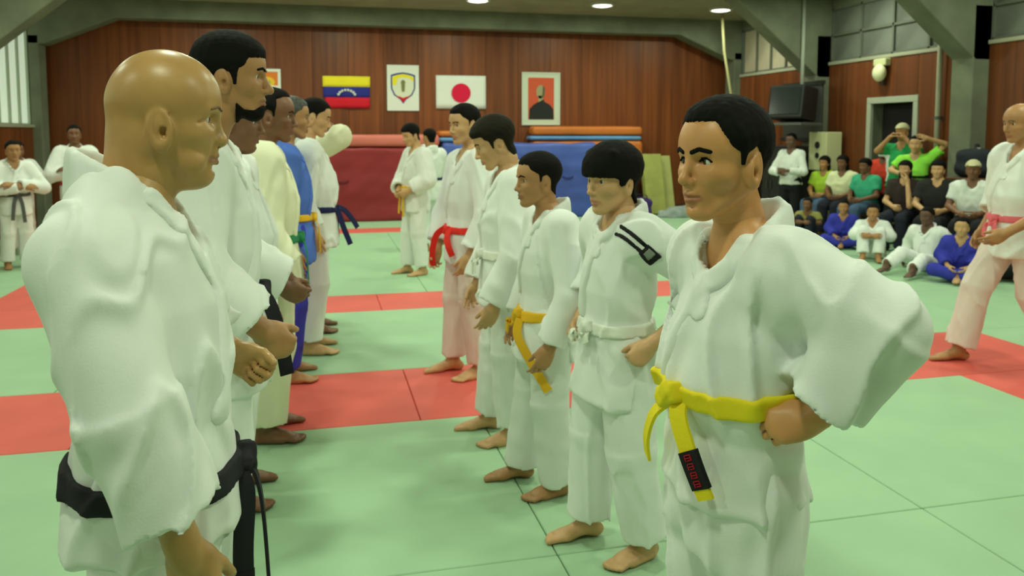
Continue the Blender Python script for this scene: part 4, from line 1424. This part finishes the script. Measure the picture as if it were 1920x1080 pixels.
# benches, table with bags
for i, (x, y0, y1) in enumerate(((7.50, 9.45, 10.74), (7.20, 7.35, 8.95))):
    r = empty('bench', (x, (y0 + y1) / 2, 0)); tag(r, ['long wooden bench under the women left of the doorway', 'wooden bench under the two women in dark tops'][i], 'bench')
    hw = (y1 - y0) / 2
    for q in range(3):
        MB().box(-.18 + q * .122, -.07 + q * .122, -hw, hw, .36, .40).build('plank', mat('bench_wood', (.16, .08, .035), .6, noise=.2, nscale=9), r, bevel=.006, seg=1)
    for s in (-1, 1):
        for q in (-.15, .15):
            MB().box(q - .03, q + .03, s * (hw - .15) - .03, s * (hw - .15) + .03, 0, .36).build('leg', mat('bench_leg', (.05, .04, .035), .6), r)
tb = empty('table', (7.56, 7.36, 0)); tag(tb, 'brown wooden table loaded with dark bags by the right wall', 'table')
MB().box(-.27, .27, -.75, .75, .93, .98).build('tabletop', mat('table_wood', (.12, .055, .022), .5, noise=.2, nscale=8), tb, bevel=.008, seg=1)
MB().box(-.265, -.245, -.73, .73, .55, .93).build('front_panel', MATS['table_wood'], tb)
for sx in (-1, 1):
    for sy in (-1, 1):
        MB().box(sx * .23 - .025, sx * .23 + .025, sy * .69 - .025, sy * .69 + .025, 0, .93).build('leg', MATS['bench_leg'], tb)
def gear_bag(x, y, sx, sy, sz, m, label, seed, z=.98):
    r = empty('gear_bag', (x, y, z), R(seed * 7)); tag(r, label, 'bag', 'dark bags on the table')
    F = Field(); F.box((0, 0, sz / 2), (sx / 2, sy / 2, sz / 2), min(sx, sy, sz) * .33); w = waves(seed, 6, .25); F.post.append(lambda P: w(P) * .015)
    V, Q = polygonise(F, .022); V[:, 2] = np.maximum(V[:, 2], 0.0)
    link('bag_body', mesh_np('bag_body', V, Q), m, r)
    ribbon(smooth_pts([(-sx * .4, 0, sz * .8), (-sx * .2, 0, sz * 1.12), (sx * .2, 0, sz * 1.12), (sx * .4, 0, sz * .8)], 4), (0, 1, 0), .03, .005, 'strap', M_BLK, r)
    MB().box(-sx * .30, -sx * .16, -.02, .02, sz * .93, sz + .012).build('tag', mat('tag_white', (.70, .72, .70), .7), r)
gear_bag(7.55, 7.92, .36, .42, .34, mat('bag_navy', (.018, .022, .032), .8), 'navy bag on the table next to the pipe', 31)
gear_bag(7.55, 7.44, .40, .38, .20, mat('bag_black', (.012, .013, .014), .8), 'low black bag in the middle of the bag table', 32)
gear_bag(7.55, 6.90, .40, .44, .24, mat('bag_green', (.014, .030, .020), .8), 'dark green bag on the table behind the walking man', 33)
# ------------------------------------------------------------------ the two facing rows
PI = math.pi
LR = 'adults in the left row'; RR = 'boys in the right row'
# left row (facing +x); s=-1 is the side towards the camera
P1 = person('bald man in white gi with black belt, nearest of the left row', (-.315, 1.60), R(3), 1.655, hh=.246, skin='skin_bald', hair=None, hairmat='hair_brown', head=(R(2), R(4), 0), headx=.052,
       heado=dict(fat=1.0, neck=.25, folds=True, lash=False, ridge=1.45, lips=.75, nose=1.28, eyeopen=.62, brow=.6, browmat='brow_sparse', ear=1.12, earz=-.055, earx=.05, occ=.385, nosep=-.06), belt='belt_black', build=1.04, trap=.035, slit=False, belly=.004, res=.0068, hres=.0030, detail=2, group=LR,
       shx=-.045, arms={-1: ((.0, -.245, 1.06), (.075, -.25, .815)), 1: ((-.0, .27, 1.11), (.135, .25, 1.01))}, shz=-.035, vzf=.66, cuff=.72, sleeve_r=.95, hand=('relaxed', 'fist'), folds=.0075, seed=5, beltz=.03, sk=-.06, neck=(-.02, 0, 1.385), collar=.02,
       tails=[dict(path=[(.140, -.03, .0), (.160, -.05, -.05), (.150, -.065, -.17), (.145, -.07, -.35)], w=(1, .25, 0)), (-.02, .30)])
P2 = person('tall bearded man with black hair, second of the left row', (-.315, 2.48), R(2), 1.79, hh=.246, skin='skin_tan', hair='full', head=(R(-4), R(2), 0), headx=.075, heado=dict(nose=1.10, neck=.22, hairt=.045),
       beard=dict(t=1.0, poly=[(.09, .19), (.18, .11), (.29, .105), (.345, .15), (.55, .15), (.55, -.1), (.06, -.1)]), belt='belt_black', build=.95, res=.008, hres=.0042, detail=1, group=LR,
       arms={-1: ((-.03, -.27, 1.13), (.145, -.245, .965)), 1: ((-.04, .27, 1.09), (.08, .26, .90))}, cuff=.80, sleeve_r=1.1, hand=('fist', 'relaxed'), seed=11, tails=[dict(path=[(.14, -.03, .10), (.165, -.06, .06), (.19, -.09, -.03), (.205, -.10, -.14)], w=(1, .4, .3)), (-.02, .2)])
P3 = person('man in white gi whose black belt hangs loose, third of left row', (-.36, 3.38), R(0), 1.68, hh=.245, skin='skin_brown', hair='short', head=(R(-6), R(8), 0), headx=.04, heado=dict(fat=.5, neck=.25), belt='belt_black', build=1.1, belly=.03,
       res=.009, hres=.005, group=LR, arms={-1: ((.02, -.30, 1.04), (.215, -.26, .92)), 1: ((-.03, .28, .99), (.09, .26, .79))}, knot=False, cuff=.92, sleeve_r=1.3, hand=('grip', 'relaxed'), seed=17)
P4 = person('man with receding dark hair in cream gi, fourth of left row', (-.255, 4.075), R(2), 1.715, hh=.255, skin='skin_brown', hair='receding', head=(R(-5), R(4), 0), headx=.04, heado=dict(neck=.24, hairt=.045), belt='belt_green', top='gi_cream', bottom='gi_cream', build=1.08,
       res=.010, hres=.0058, group=LR, arms={-1: ((-.03, -.30, 1.03), (.10, -.29, .82)), 1: ((-.03, .28, 1.03), (.09, .26, .82))}, cuff=.70, sleeve_r=1.2, hand=('grip', 'relaxed'), seed=23, leg_r=1.12)
P5 = person('grey haired man in blue gi with amber belt, half hidden', (-.195, 5.018), R(2), 1.72, hh=.25, skin='skin_tan', hair='short', hairmat='hair_grey', head=(0, R(4), 0), headx=.04, belt='belt_amber', top='gi_blue_light', bottom='gi_blue',
       res=.011, hres=.007, group=LR, seed=29, build=1.05, arms={-1: ((-.06, -.27, 1.05), (.02, -.26, .82)), 1: ((-.04, .27, 1.05), (.06, .26, .82))}, tails=[(.03, .20), (-.03, .22)])
P6 = person('black haired man in white gi with navy belt, sixth of left row', (-.06, 5.62), R(2), 1.74, hh=.25, skin='skin_light', hair='short', head=(R(-5), R(14), 0), headx=.03, belt='belt_navy', res=.011, hres=.007, group=LR, seed=31, build=1.05,
       belly=.02, arms={-1: ((-.08, -.26, 1.06), (.0, -.25, .84)), 1: ((-.04, .27, 1.06), (.06, .26, .84))}, beltz=.17, tails=[dict(path=[(.15, -.05, .08), (.18, -.05, .04), (.21, -.06, -.06), (.25, -.06, -.17)], w=(1, .5, .3)), dict(path=[(.15, .0, .08), (.21, .02, .07), (.27, .04, .0), (.31, .05, -.07)], w=(.7, .7, .5))])
P7 = person('man in cream gi raising one arm to his head, farthest in left row', (-.05, 6.22), R(0), 1.72, hh=.24, skin='skin_brown', hair='short', head=(0, R(8), 0), top='gi_cream', bottom='gi_white', belt='belt_navy', res=.012, hres=.008, group=LR, seed=37,
       arms={-1: ((.20, -.25, 1.47), (.07, -.15, 1.60)), 1: ((-.04, .27, 1.05), (.06, .26, .83))}, cuff=.3, hand=('grip', 'relaxed'), handback={-1: (0, -1, .3)})

# right row (facing -x); s=+1 is the side towards the camera
K1 = person('boy with yellow belt and hands on hips, nearest of right row', (.805, 1.43), PI + R(6), 1.565, hh=.232, skin='skin_boy', hair='crop', head=(R(8), R(1), 0), headx=.045, heado=dict(child=1, jaw=1.0, nose=.92, neck=.205, ear=1.05, occ=.40, hairt=.05, gaze=-.30, eyeopen=1.2, brow=1.15, lips=1.15),
       belt='belt_yellow', build=.90, res=.0068, hres=.0030, detail=2, group=RR, arms={1: ((-.11, .275, 1.165), (-.02, .205, .995)), -1: ((-.18, -.33, 1.12), (-.03, -.20, .97))}, cuff=.80, sleeve_r=1.12, hand=('grip', 'grip'),
       handdir={1: (.85, -.40, -.30), -1: (.85, .45, -.25)}, handback={1: (.2, .8, .5), -1: (.2, -.8, .5)}, seed=41, vzf=.80, beltz=.40, beltm=.085, handscale=.92, sk=-.02, blouse=.022, folds=.009, collar=.012,
       tails=[dict(path=[(.130, .01, .185), (.155, .035, .145), (.150, .075, .075), (.132, .105, .005)], w=(-.45, .9, 0)), dict(path=[(.13, -.02, .16), (.15, -.06, .12), (.15, -.09, .06), (.14, -.10, .01)], w=(.3, 1, 0))])
K2 = person('boy with black fringe and striped shoulder patch, second of right row', (1.015, 2.63), PI + R(10), 1.46, hh=.236, skin='skin_light', hair='bangs', head=(R(8), R(4), 0), headx=.03, heado=dict(child=1, nose=.9, neck=.20), belt='belt_white', build=.98, res=.0078, hres=.0042, group=RR,
       arms={1: ((-.22, .30, 1.00), (.005, .215, .80)), -1: ((-.10, -.30, .98), (.02, -.24, .79))}, cuff=.55, sleeve_r=1.1, hand=('fist', 'fist'), handdir={1: (.75, -.1, -.65)}, handback={1: (.3, .9, .3)}, seed=43, beltz=.17, sk=-.135, leg_r=1.15,
       flare=1.13, vzf=.82, legs={1: ((.0, .10, .41), (-.06, .105, .065)), -1: ((.04, -.10, .41), (.05, -.11, .065))}, tails=[(.03, .04), (-.03, .05)])
K3 = person('small boy with short dark hair and yellow belt, third of right row', (.915, 3.19), PI + R(4), 1.42, hh=.222, skin='skin_tan', hair='short', head=(R(0), R(2), 0), headx=.045, heado=dict(child=1, nose=.9, neck=.20, hairt=.045), belt='belt_amber', build=.95, res=.0085, hres=.0048, group=RR,
       arms={1: ((-.02, .24, .86), (.075, .235, .66)), -1: ((-.02, -.24, .88), (.06, -.22, .68))}, cuff=.88, hand=('relaxed', 'relaxed'), seed=47, flare=1.1, vzf=.80, beltz=.05, sk=-.125, leg_r=1.15, tails=[dict(path=[(.13, .04, .0), (.15, .07, -.06), (.11, .13, -.16), (.05, .175, -.27)], w=(-.85, .4, -.3)), (-.03, .08)],
       legs={1: ((.02, .095, .40), (-.02, .10, .062)), -1: ((.03, -.095, .40), (.08, -.10, .062))}, legcuff=1.0)
K4 = person('boy with brown hair looking down, fourth of right row', (.88, 3.784), PI + R(0), 1.585, hh=.24, skin='skin_light', hair='full', hairmat='hair_brown', head=(R(-8), R(22), 0), headx=.05, heado=dict(child=1, neck=.20), belt='belt_white', build=.98, res=.0095, hres=.0055, group=RR,
       arms={1: ((.01, .27, .93), (.115, .24, .70)), -1: ((.0, -.27, .95), (.10, -.24, .72))}, cuff=.90, sleeve_r=1.1, seed=53, tails=[(.02, .09), (-.02, .10)], legs={1: ((.02, .10, .45), (-.01, .10, .065)), -1: ((.03, -.10, .45), (.06, -.11, .065))})
K5 = person('dark haired boy with red belt and pinkish trousers, farthest of right row', (.885, 4.843), PI + R(14), 1.675, hh=.238, skin='skin_light', hair='short', head=(R(12), R(6), 0), headx=.03, heado=dict(neck=.20, hairt=.05), belt='belt_red', bottom='gi_pink', build=.95, res=.011, hres=.0065, group=RR,
       arms={1: ((.0, .27, 1.02), (.10, .24, .78)), -1: ((.04, -.27, 1.0), (.13, -.20, .77))}, seed=59, beltz=.10, legs={1: ((.02, .10, .48), (-.03, .10, .07)), -1: ((.04, -.10, .48), (.06, -.11, .07))}, tails=[dict(path=[(.14, -.03, .05), (.18, -.08, .0), (.19, -.12, -.10), (.18, -.14, -.20)], w=(-.8, .6, 0)), dict(path=[(.14, .03, .05), (.17, .06, 0), (.17, .09, -.06), (.15, .10, -.11)], w=(-.8, .6, .2))])

# ------------------------------------------------------------------ others on the mats
C1 = person('dark haired youth in white gi walking left before the crash mats', (.985, 8.484), PI + R(18), 1.60, hh=.225, skin='skin_light', hair='full', head=(R(10), R(16), 0), headx=.05, belt='belt_amber', res=.014, hres=.009, seed=61, build=1.0,
       arms={1: ((-.02, .27, 1.02), (.15, .14, .90)), -1: ((.03, -.27, 1.02), (.18, -.06, .88))}, cuff=.75, sleeve_r=1.15, hand=('grip', 'grip'), legs={1: ((.02, .09, .46), (-.03, .095, .068)), -1: ((.05, -.09, .46), (.06, -.10, .068))})
C2 = person('person in white gi with navy belt behind the walking youth', (1.37, 10.2), PI - R(60), 1.56, hh=.225, skin='skin_tan', hair='short', belt='belt_navy', res=.016, hres=.010, seed=67)
RM = person('older balding man in white gi walking left at the right edge', (4.37, 4.21), PI - R(10), 1.69, hh=.245, skin='skin_tan', hair='ring', hairmat='hair_grey', head=(R(6), R(6), 0), headx=.04, heado=dict(neck=.23), belt='belt_pink', bottom='gi_pink', res=.010, hres=.006, seed=71, build=1.08, belly=.02,
       arms={1: ((-.02, .31, 1.07), (.26, .235, .89)), -1: ((-.06, -.29, 1.04), (.08, -.26, .84))}, cuff=.35, sleeve_r=1.15, hand=('relaxed', 'relaxed'), legs={1: ((-.03, .11, .49), (-.20, .12, .11)), -1: ((.20, -.10, .50), (.30, -.11, .075))},
       footyaw={1: (R(5), R(20)), -1: R(-6)}, beltz=.18, tails=[(.03, .10), (-.03, .12)])
cross = lambda h: {1: ((.10, .27, .63 * h), (.20, -.06, .665 * h)), -1: ((.10, -.27, .62 * h), (.21, .06, .645 * h))}
B1 = person('man with red belt and folded arms standing at the back wall', (-2.93, 10.85), R(-76), 1.60, hh=.225, skin='skin_brown', hair='short', belt='belt_red', arms=cross(1.60), res=.015, hres=.009, seed=73, cuff=.7, sleeve_r=1.1, beltz=.12)
B2 = person('man in white gi with grey belt at the left picture edge', (-3.30, 9.9), R(-60), 1.42, hh=.22, skin='skin_tan', hair='short', belt='belt_grey', arms=cross(1.42), res=.015, hres=.009, seed=79, cuff=.8)
B3 = person('person in white gi with black belt and folded arms by the column', (-3.62, 11.0), R(-64), 1.40, hh=.22, skin='skin_brown', hair='short', belt='belt_black', arms=cross(1.40), bottom='gi_pink', res=.015, hres=.009, seed=83, cuff=.8)

# ------------------------------------------------------------------ audience at the right wall
for n_, c_ in (('shirt_white', (.74, .77, .74)), ('shirt_lime', (.42, .62, .05)), ('shirt_cream', (.74, .74, .48)), ('shirt_teal', (.05, .40, .24)), ('shirt_red', (.75, .06, .03)), ('shirt_green', (.02, .30, .09)), ('shirt_neon', (.30, .80, .08)),
               ('shirt_dark', (.035, .022, .022)), ('shirt_black', (.018, .018, .018)), ('shirt_maroon', (.16, .008, .025)), ('shirt_forest', (.02, .045, .03)), ('jeans_blue', (.07, .12, .22)), ('jeans_dark', (.015, .018, .032)), ('trousers_black', (.010, .010, .013)), ('cap_cream', (.55, .52, .32)), ('shirt_olive', (.30, .28, .08))):
    mat(n_, c_, .85, noise=.08, nscale=10, bump=.2, bscale=120)
AU = 'people watching from the right wall'
def sit(label, pos, yaw, h, seat=.40, lean=.05, arms='lap', **kw):
    k = h / 1.7
    pz = seat + .118 * k
    nz = pz + .47 * k
    if arms == 'lap': a = {s: ((.10 * k, s * .25 * k, pz + .17 * k), (.30 * k, s * .10 * k, pz + .10 * k)) for s in (-1, 1)}
    elif arms == 'chin': a = {1: ((.30 * k, .16 * k, pz + .12 * k), (.20 * k, .08 * k, nz - .02 * k)), -1: ((.10 * k, -.25 * k, pz + .16 * k), (.32 * k, -.05 * k, pz + .10 * k))}
    else: a = arms
    lg = kw.pop('legs', None) or {s: ((.44 * k, s * .11 * k, seat + .07 * k), (.46 * k, s * .12 * k, .07)) for s in (-1, 1)}
    d = dict(outfit='shirt', hair='long', bottom='jeans_blue', skin='skin_tan', hh=.222 * (k * .5 + .5), res=.015, hres=.010, detail=0, group=AU, brows=False)
    d.update(kw)
    return person(label, pos, yaw, h, pelvis=(0, 0, pz), neck=(lean, 0, nz), arms=a, legs=lg, seated=True, skirt=False, **d)
def floor_sit(label, pos, yaw, h, mode='knees', **kw):
    k = h / 1.7
    pz = .12 * k
    nz = pz + .46 * k
    if mode == 'knees':
        lg = {s: ((.30 * k, s * .12 * k, .46 * k), (.44 * k, s * .11 * k, .07)) for s in (-1, 1)}
        a = {s: ((.14 * k, s * .27 * k, .38 * k), (.40 * k, -s * .02, .40 * k)) for s in (-1, 1)}
        ln = .06
    elif mode == 'cross':
        lg = {s: ((.30 * k, s * .30 * k, .17 * k), (.32 * k, -s * .02 * k, .08)) for s in (-1, 1)}
        a = {s: ((.08 * k, s * .25 * k, .36 * k), (.30 * k, s * .12 * k, .22 * k)) for s in (-1, 1)}
        ln = .08
    else:
        lg = {1: ((.42 * k, .16 * k, .20 * k), (.80 * k, .22 * k, .09)), -1: ((.42 * k, -.13 * k, .26 * k), (.74 * k, -.16 * k, .09))}
        a = {s: ((-.10 * k, s * .30 * k, .36 * k), (-.06 * k, s * .34 * k, .12)) for s in (-1, 1)}
        ln = .02
    d = dict(skin='skin_tan', hair='short', hh=.222 * (k * .5 + .5), res=.014, hres=.010, detail=0, group=AU, brows=False, seated=True, skirt=False, legcuff=.9)
    d.update(kw)
    return person(label, pos, yaw, h, pelvis=(0, 0, pz), neck=(ln, 0, nz), arms=a, legs=lg, **d)
def stand(label, pos, yaw, h, **kw):
    d = dict(outfit='shirt', hair='short', bottom='trousers_black', skin='skin_tan', hh=.225, res=.015, hres=.010, detail=0, group=AU, brows=False, skirt=True, sk=-.04)
    d.update(kw)
    return person(label, pos, yaw, h, **d)
stand('person in white shirt and black trousers standing below the television', (7.0, 10.90), PI + R(30), 1.50, top='shirt_white', skin='skin_dark', arms={1: ((.08, .26, .92), (.26, .05, .94)), -1: ((.08, -.26, .92), (.26, -.02, .90))}, sleeve=.8, hair='short')
sit('woman in lime green top seated first on the long bench', (7.42, 10.60), PI + R(25), 1.50, top='shirt_lime', seed=101)
sit('woman in cream top seated between the lime and teal tops', (7.42, 10.17), PI + R(25), 1.55, top='shirt_cream', bottom='jeans_dark', skin='skin_brown', seed=102)
sit('person in teal top seated last on the long bench', (7.42, 9.66), PI + R(15), 1.48, top='shirt_teal', bottom='jeans_blue', skin='skin_brown', hair='full', seed=103)
stand('child in bright red top standing in the doorway', (7.66, 9.66), PI + R(20), 1.36, top='shirt_red', hh=.21, skin='skin_brown', seed=104)
A6 = stand('person in green top and cream cap holding hands to the face', (7.60, 9.24), PI + R(30), 1.63, top='shirt_green', hair='cap', hairmat='cap_cream', skin='skin_tan', seed=105, arms={1: ((.16, .26, 1.26), (.17, .10, 1.44)), -1: ((.16, -.26, 1.26), (.17, -.10, 1.44))}, hand=('grip', 'grip'), build=1.05)
A7 = stand('person in neon green shirt lifting a forearm over the head', (7.48, 8.84), PI + R(40), 1.47, top='shirt_neon', skin='skin_light', seed=106, arms={1: ((.02, .36, 1.36), (.20, .16, 1.44)), -1: ((.06, -.28, 1.02), (.20, -.12, .98))}, hand=('relaxed', 'flat'), belt='belt_black', knot=False, beltz=.42, build=1.02)
sit('woman in dark brown top resting her chin on a hand', (7.15, 8.58), PI + R(30), 1.50, top='shirt_dark', bottom='jeans_dark', arms='chin', skin='skin_light', seed=107)
sit('woman in black top with bare arms seated beside the chin rester', (7.15, 8.05), PI + R(38), 1.55, top='shirt_black', bottom='trousers_black', skin='skin_light', hair='full', seed=108)
person_white = sit('person in white top and pale cap seated behind the walking man', (7.12, 7.50), PI + R(40), 1.55, top='shirt_white', bottom='trousers_black', skin='skin_brown', hair='cap', hairmat='cap_cream', seat=.42, seed=110)
floor_sit('small child in blue gi sitting on the floor beside the white one', (6.72, 9.20), PI + R(48), 1.22, 'cross', top='gi_blue', bottom='gi_blue', skin='skin_tan', seed=111)
floor_sit('boy in white gi hugging his knees on the floor', (6.46, 8.30), PI + R(50), 1.28, 'knees', skin='skin_tan', seed=112)
floor_sit('boy in white gi lounging on the floor with legs stretched out', (6.45, 7.38), PI + R(22), 1.38, 'lounge', skin='skin_dark', seed=113)
floor_sit('boy in blue gi cross legged on the floor next to walking man', (6.34, 6.78), PI + R(40), 1.28, 'cross', top='gi_blue', bottom='gi_blue', skin='skin_light', hair='short', seed=114)
floor_sit('child in olive top crouched at the floor end of the bench', (6.70, 9.95), PI + R(40), 1.15, 'knees', top='shirt_olive', bottom='jeans_dark', skin='skin_brown', outfit='shirt', hair='short', seed=115)
floor_sit('person in maroon hooded top on the floor behind the blue clad boy', (6.88, 6.86), PI + R(30), 1.40, 'cross', top='shirt_maroon', bottom='trousers_black', skin='skin_brown', hair='cap', hairmat='shirt_maroon', sleeve=.9, outfit='shirt', seed=116)
# ------------------------------------------------------------------ badges and labels on clothes
def conformal(name, P, fn, c, r, m, parent, t=.004, res=.004):
    F = Field()
    JF = P['JF']
    F.op('u', lambda Q: np.maximum(np.abs(JF.eval(Q)) - t, fn(Q)), 0, tuple(c), r)
    V, Q = polygonise(F, res)
    if len(V): return link(name, mesh_np(name, V, Q), m, parent)
M_PB = mat('patch_black', (.010, .010, .012), .8)
M_PG = mat('patch_grey', (.22, .24, .20), .8)
M_PR = mat('patch_red', (.45, .01, .03), .7)
# striped shoulder patch of the boy with the fringe
a = Vector((.077, .129, 1.185)); b_ = Vector((-.021, .188, 1.075))
d_ = (b_ - a).normalized(); n_ = Vector((.48, .80, .36)).normalized(); w_ = d_.cross(n_).normalized()
def project(p):
    JF = K2['JF']
    q = Vector(p) + n_ * .12
    for _ in range(200):
        dd = float(JF.eval(np.array(q, F4)[None, None, :])[0, 0])
        if dd < .0005: break
        q = q - n_ * max(.0008, dd * .6)
    return q
for o_ in (-.0115, .0115):
    pl = [tuple(project(a + w_ * o_ + d_ * (.115 * i / 7))) for i in range(8)]
    conformal('shoulder_stripe', K2, lambda Q, pl=pl: dpoly(Q, pl) - .0075, (a + b_) / 2, .16, M_PB, K2['jacket'])
def boxfn(c, hx, hy):
    c = V3(*c); D_ = V3(*d_); W_ = V3(*w_)
    N_ = V3(*n_)
    return lambda Q: np.maximum(np.maximum(np.abs((Q - c) @ D_) - hx, np.abs((Q - c) @ W_) - hy), np.abs((Q - c) @ N_) - .04)
cb = project(a + d_ * .143)
conformal('shoulder_badge', K2, boxfn(cb, .030, .021), cb, .10, M_PB, K2['jacket'], .0045)
conformal('badge_emblem', K2, boxfn(cb - d_ * .004, .015, .014), cb, .10, M_PG, K2['jacket'], .0065)
# woven labels on the belt ends
def belt_label(P, i, f0, f1, m_edge=True):
    to, pts, wd = P['tails'][i]
    n = len(pts)
    seg = pts[int(f0 * (n - 1)):int(f1 * (n - 1)) + 1]
    lab = ribbon(seg, wd, .0425, .0095, 'belt_label', M_PB, to)
    m = len(seg)
    L_ = (seg[-1] - seg[0]).length
    ax = (seg[-1] - seg[0]).normalized(); w = Vector(wd); w = (w - ax * w.dot(ax)).normalized(); nn = ax.cross(w)
    mb = MB()
    mid = (seg[0] + seg[-1]) / 2
    M = Matrix(((w.x, ax.x, nn.x, mid.x), (w.y, ax.y, nn.y, mid.y), (w.z, ax.z, nn.z, mid.z), (0, 0, 0, 1)))
    k = L_ / .062
    for row in range(4):                      # four woven characters, each a few strokes
        y = (-.021 + row * .014) * k
        for x0, x1, y0, y1 in ((-.007, .007, -.0050, -.0036), (-.007, .007, -.0006, .0008), (-.0072, -.0056, -.005, .005), (.0050, .0066, -.003, .005), (-.003, .004, .0034, .0048)):
            for s in (-1, 1):
                mb.box(x0, x1, y + y0 * k, y + y1 * k, min(s * .0046, s * .0080), max(s * .0046, s * .0080), M)
    mb.build('lettering', M_PR, lab if False else to)
belt_label(K1, 0, .62, .92)
if P1: belt_label(P1, 0, .74, 1.0)

# white side panels on the green top of the person in the cap
if A6:
    for s_ in (-1, 1):
        conformal('side_panel', A6, lambda Q, s_=s_: np.maximum(np.maximum(.118 - s_ * Q[..., 1], np.abs(Q[..., 2] - 1.03) - .18), np.abs(Q[..., 0]) - .11), (0, s_ * .16, 1.03), .26, MATS['shirt_white'], A6['jacket'], .006, .009)
print('SCRIPT', time.time() - T0)
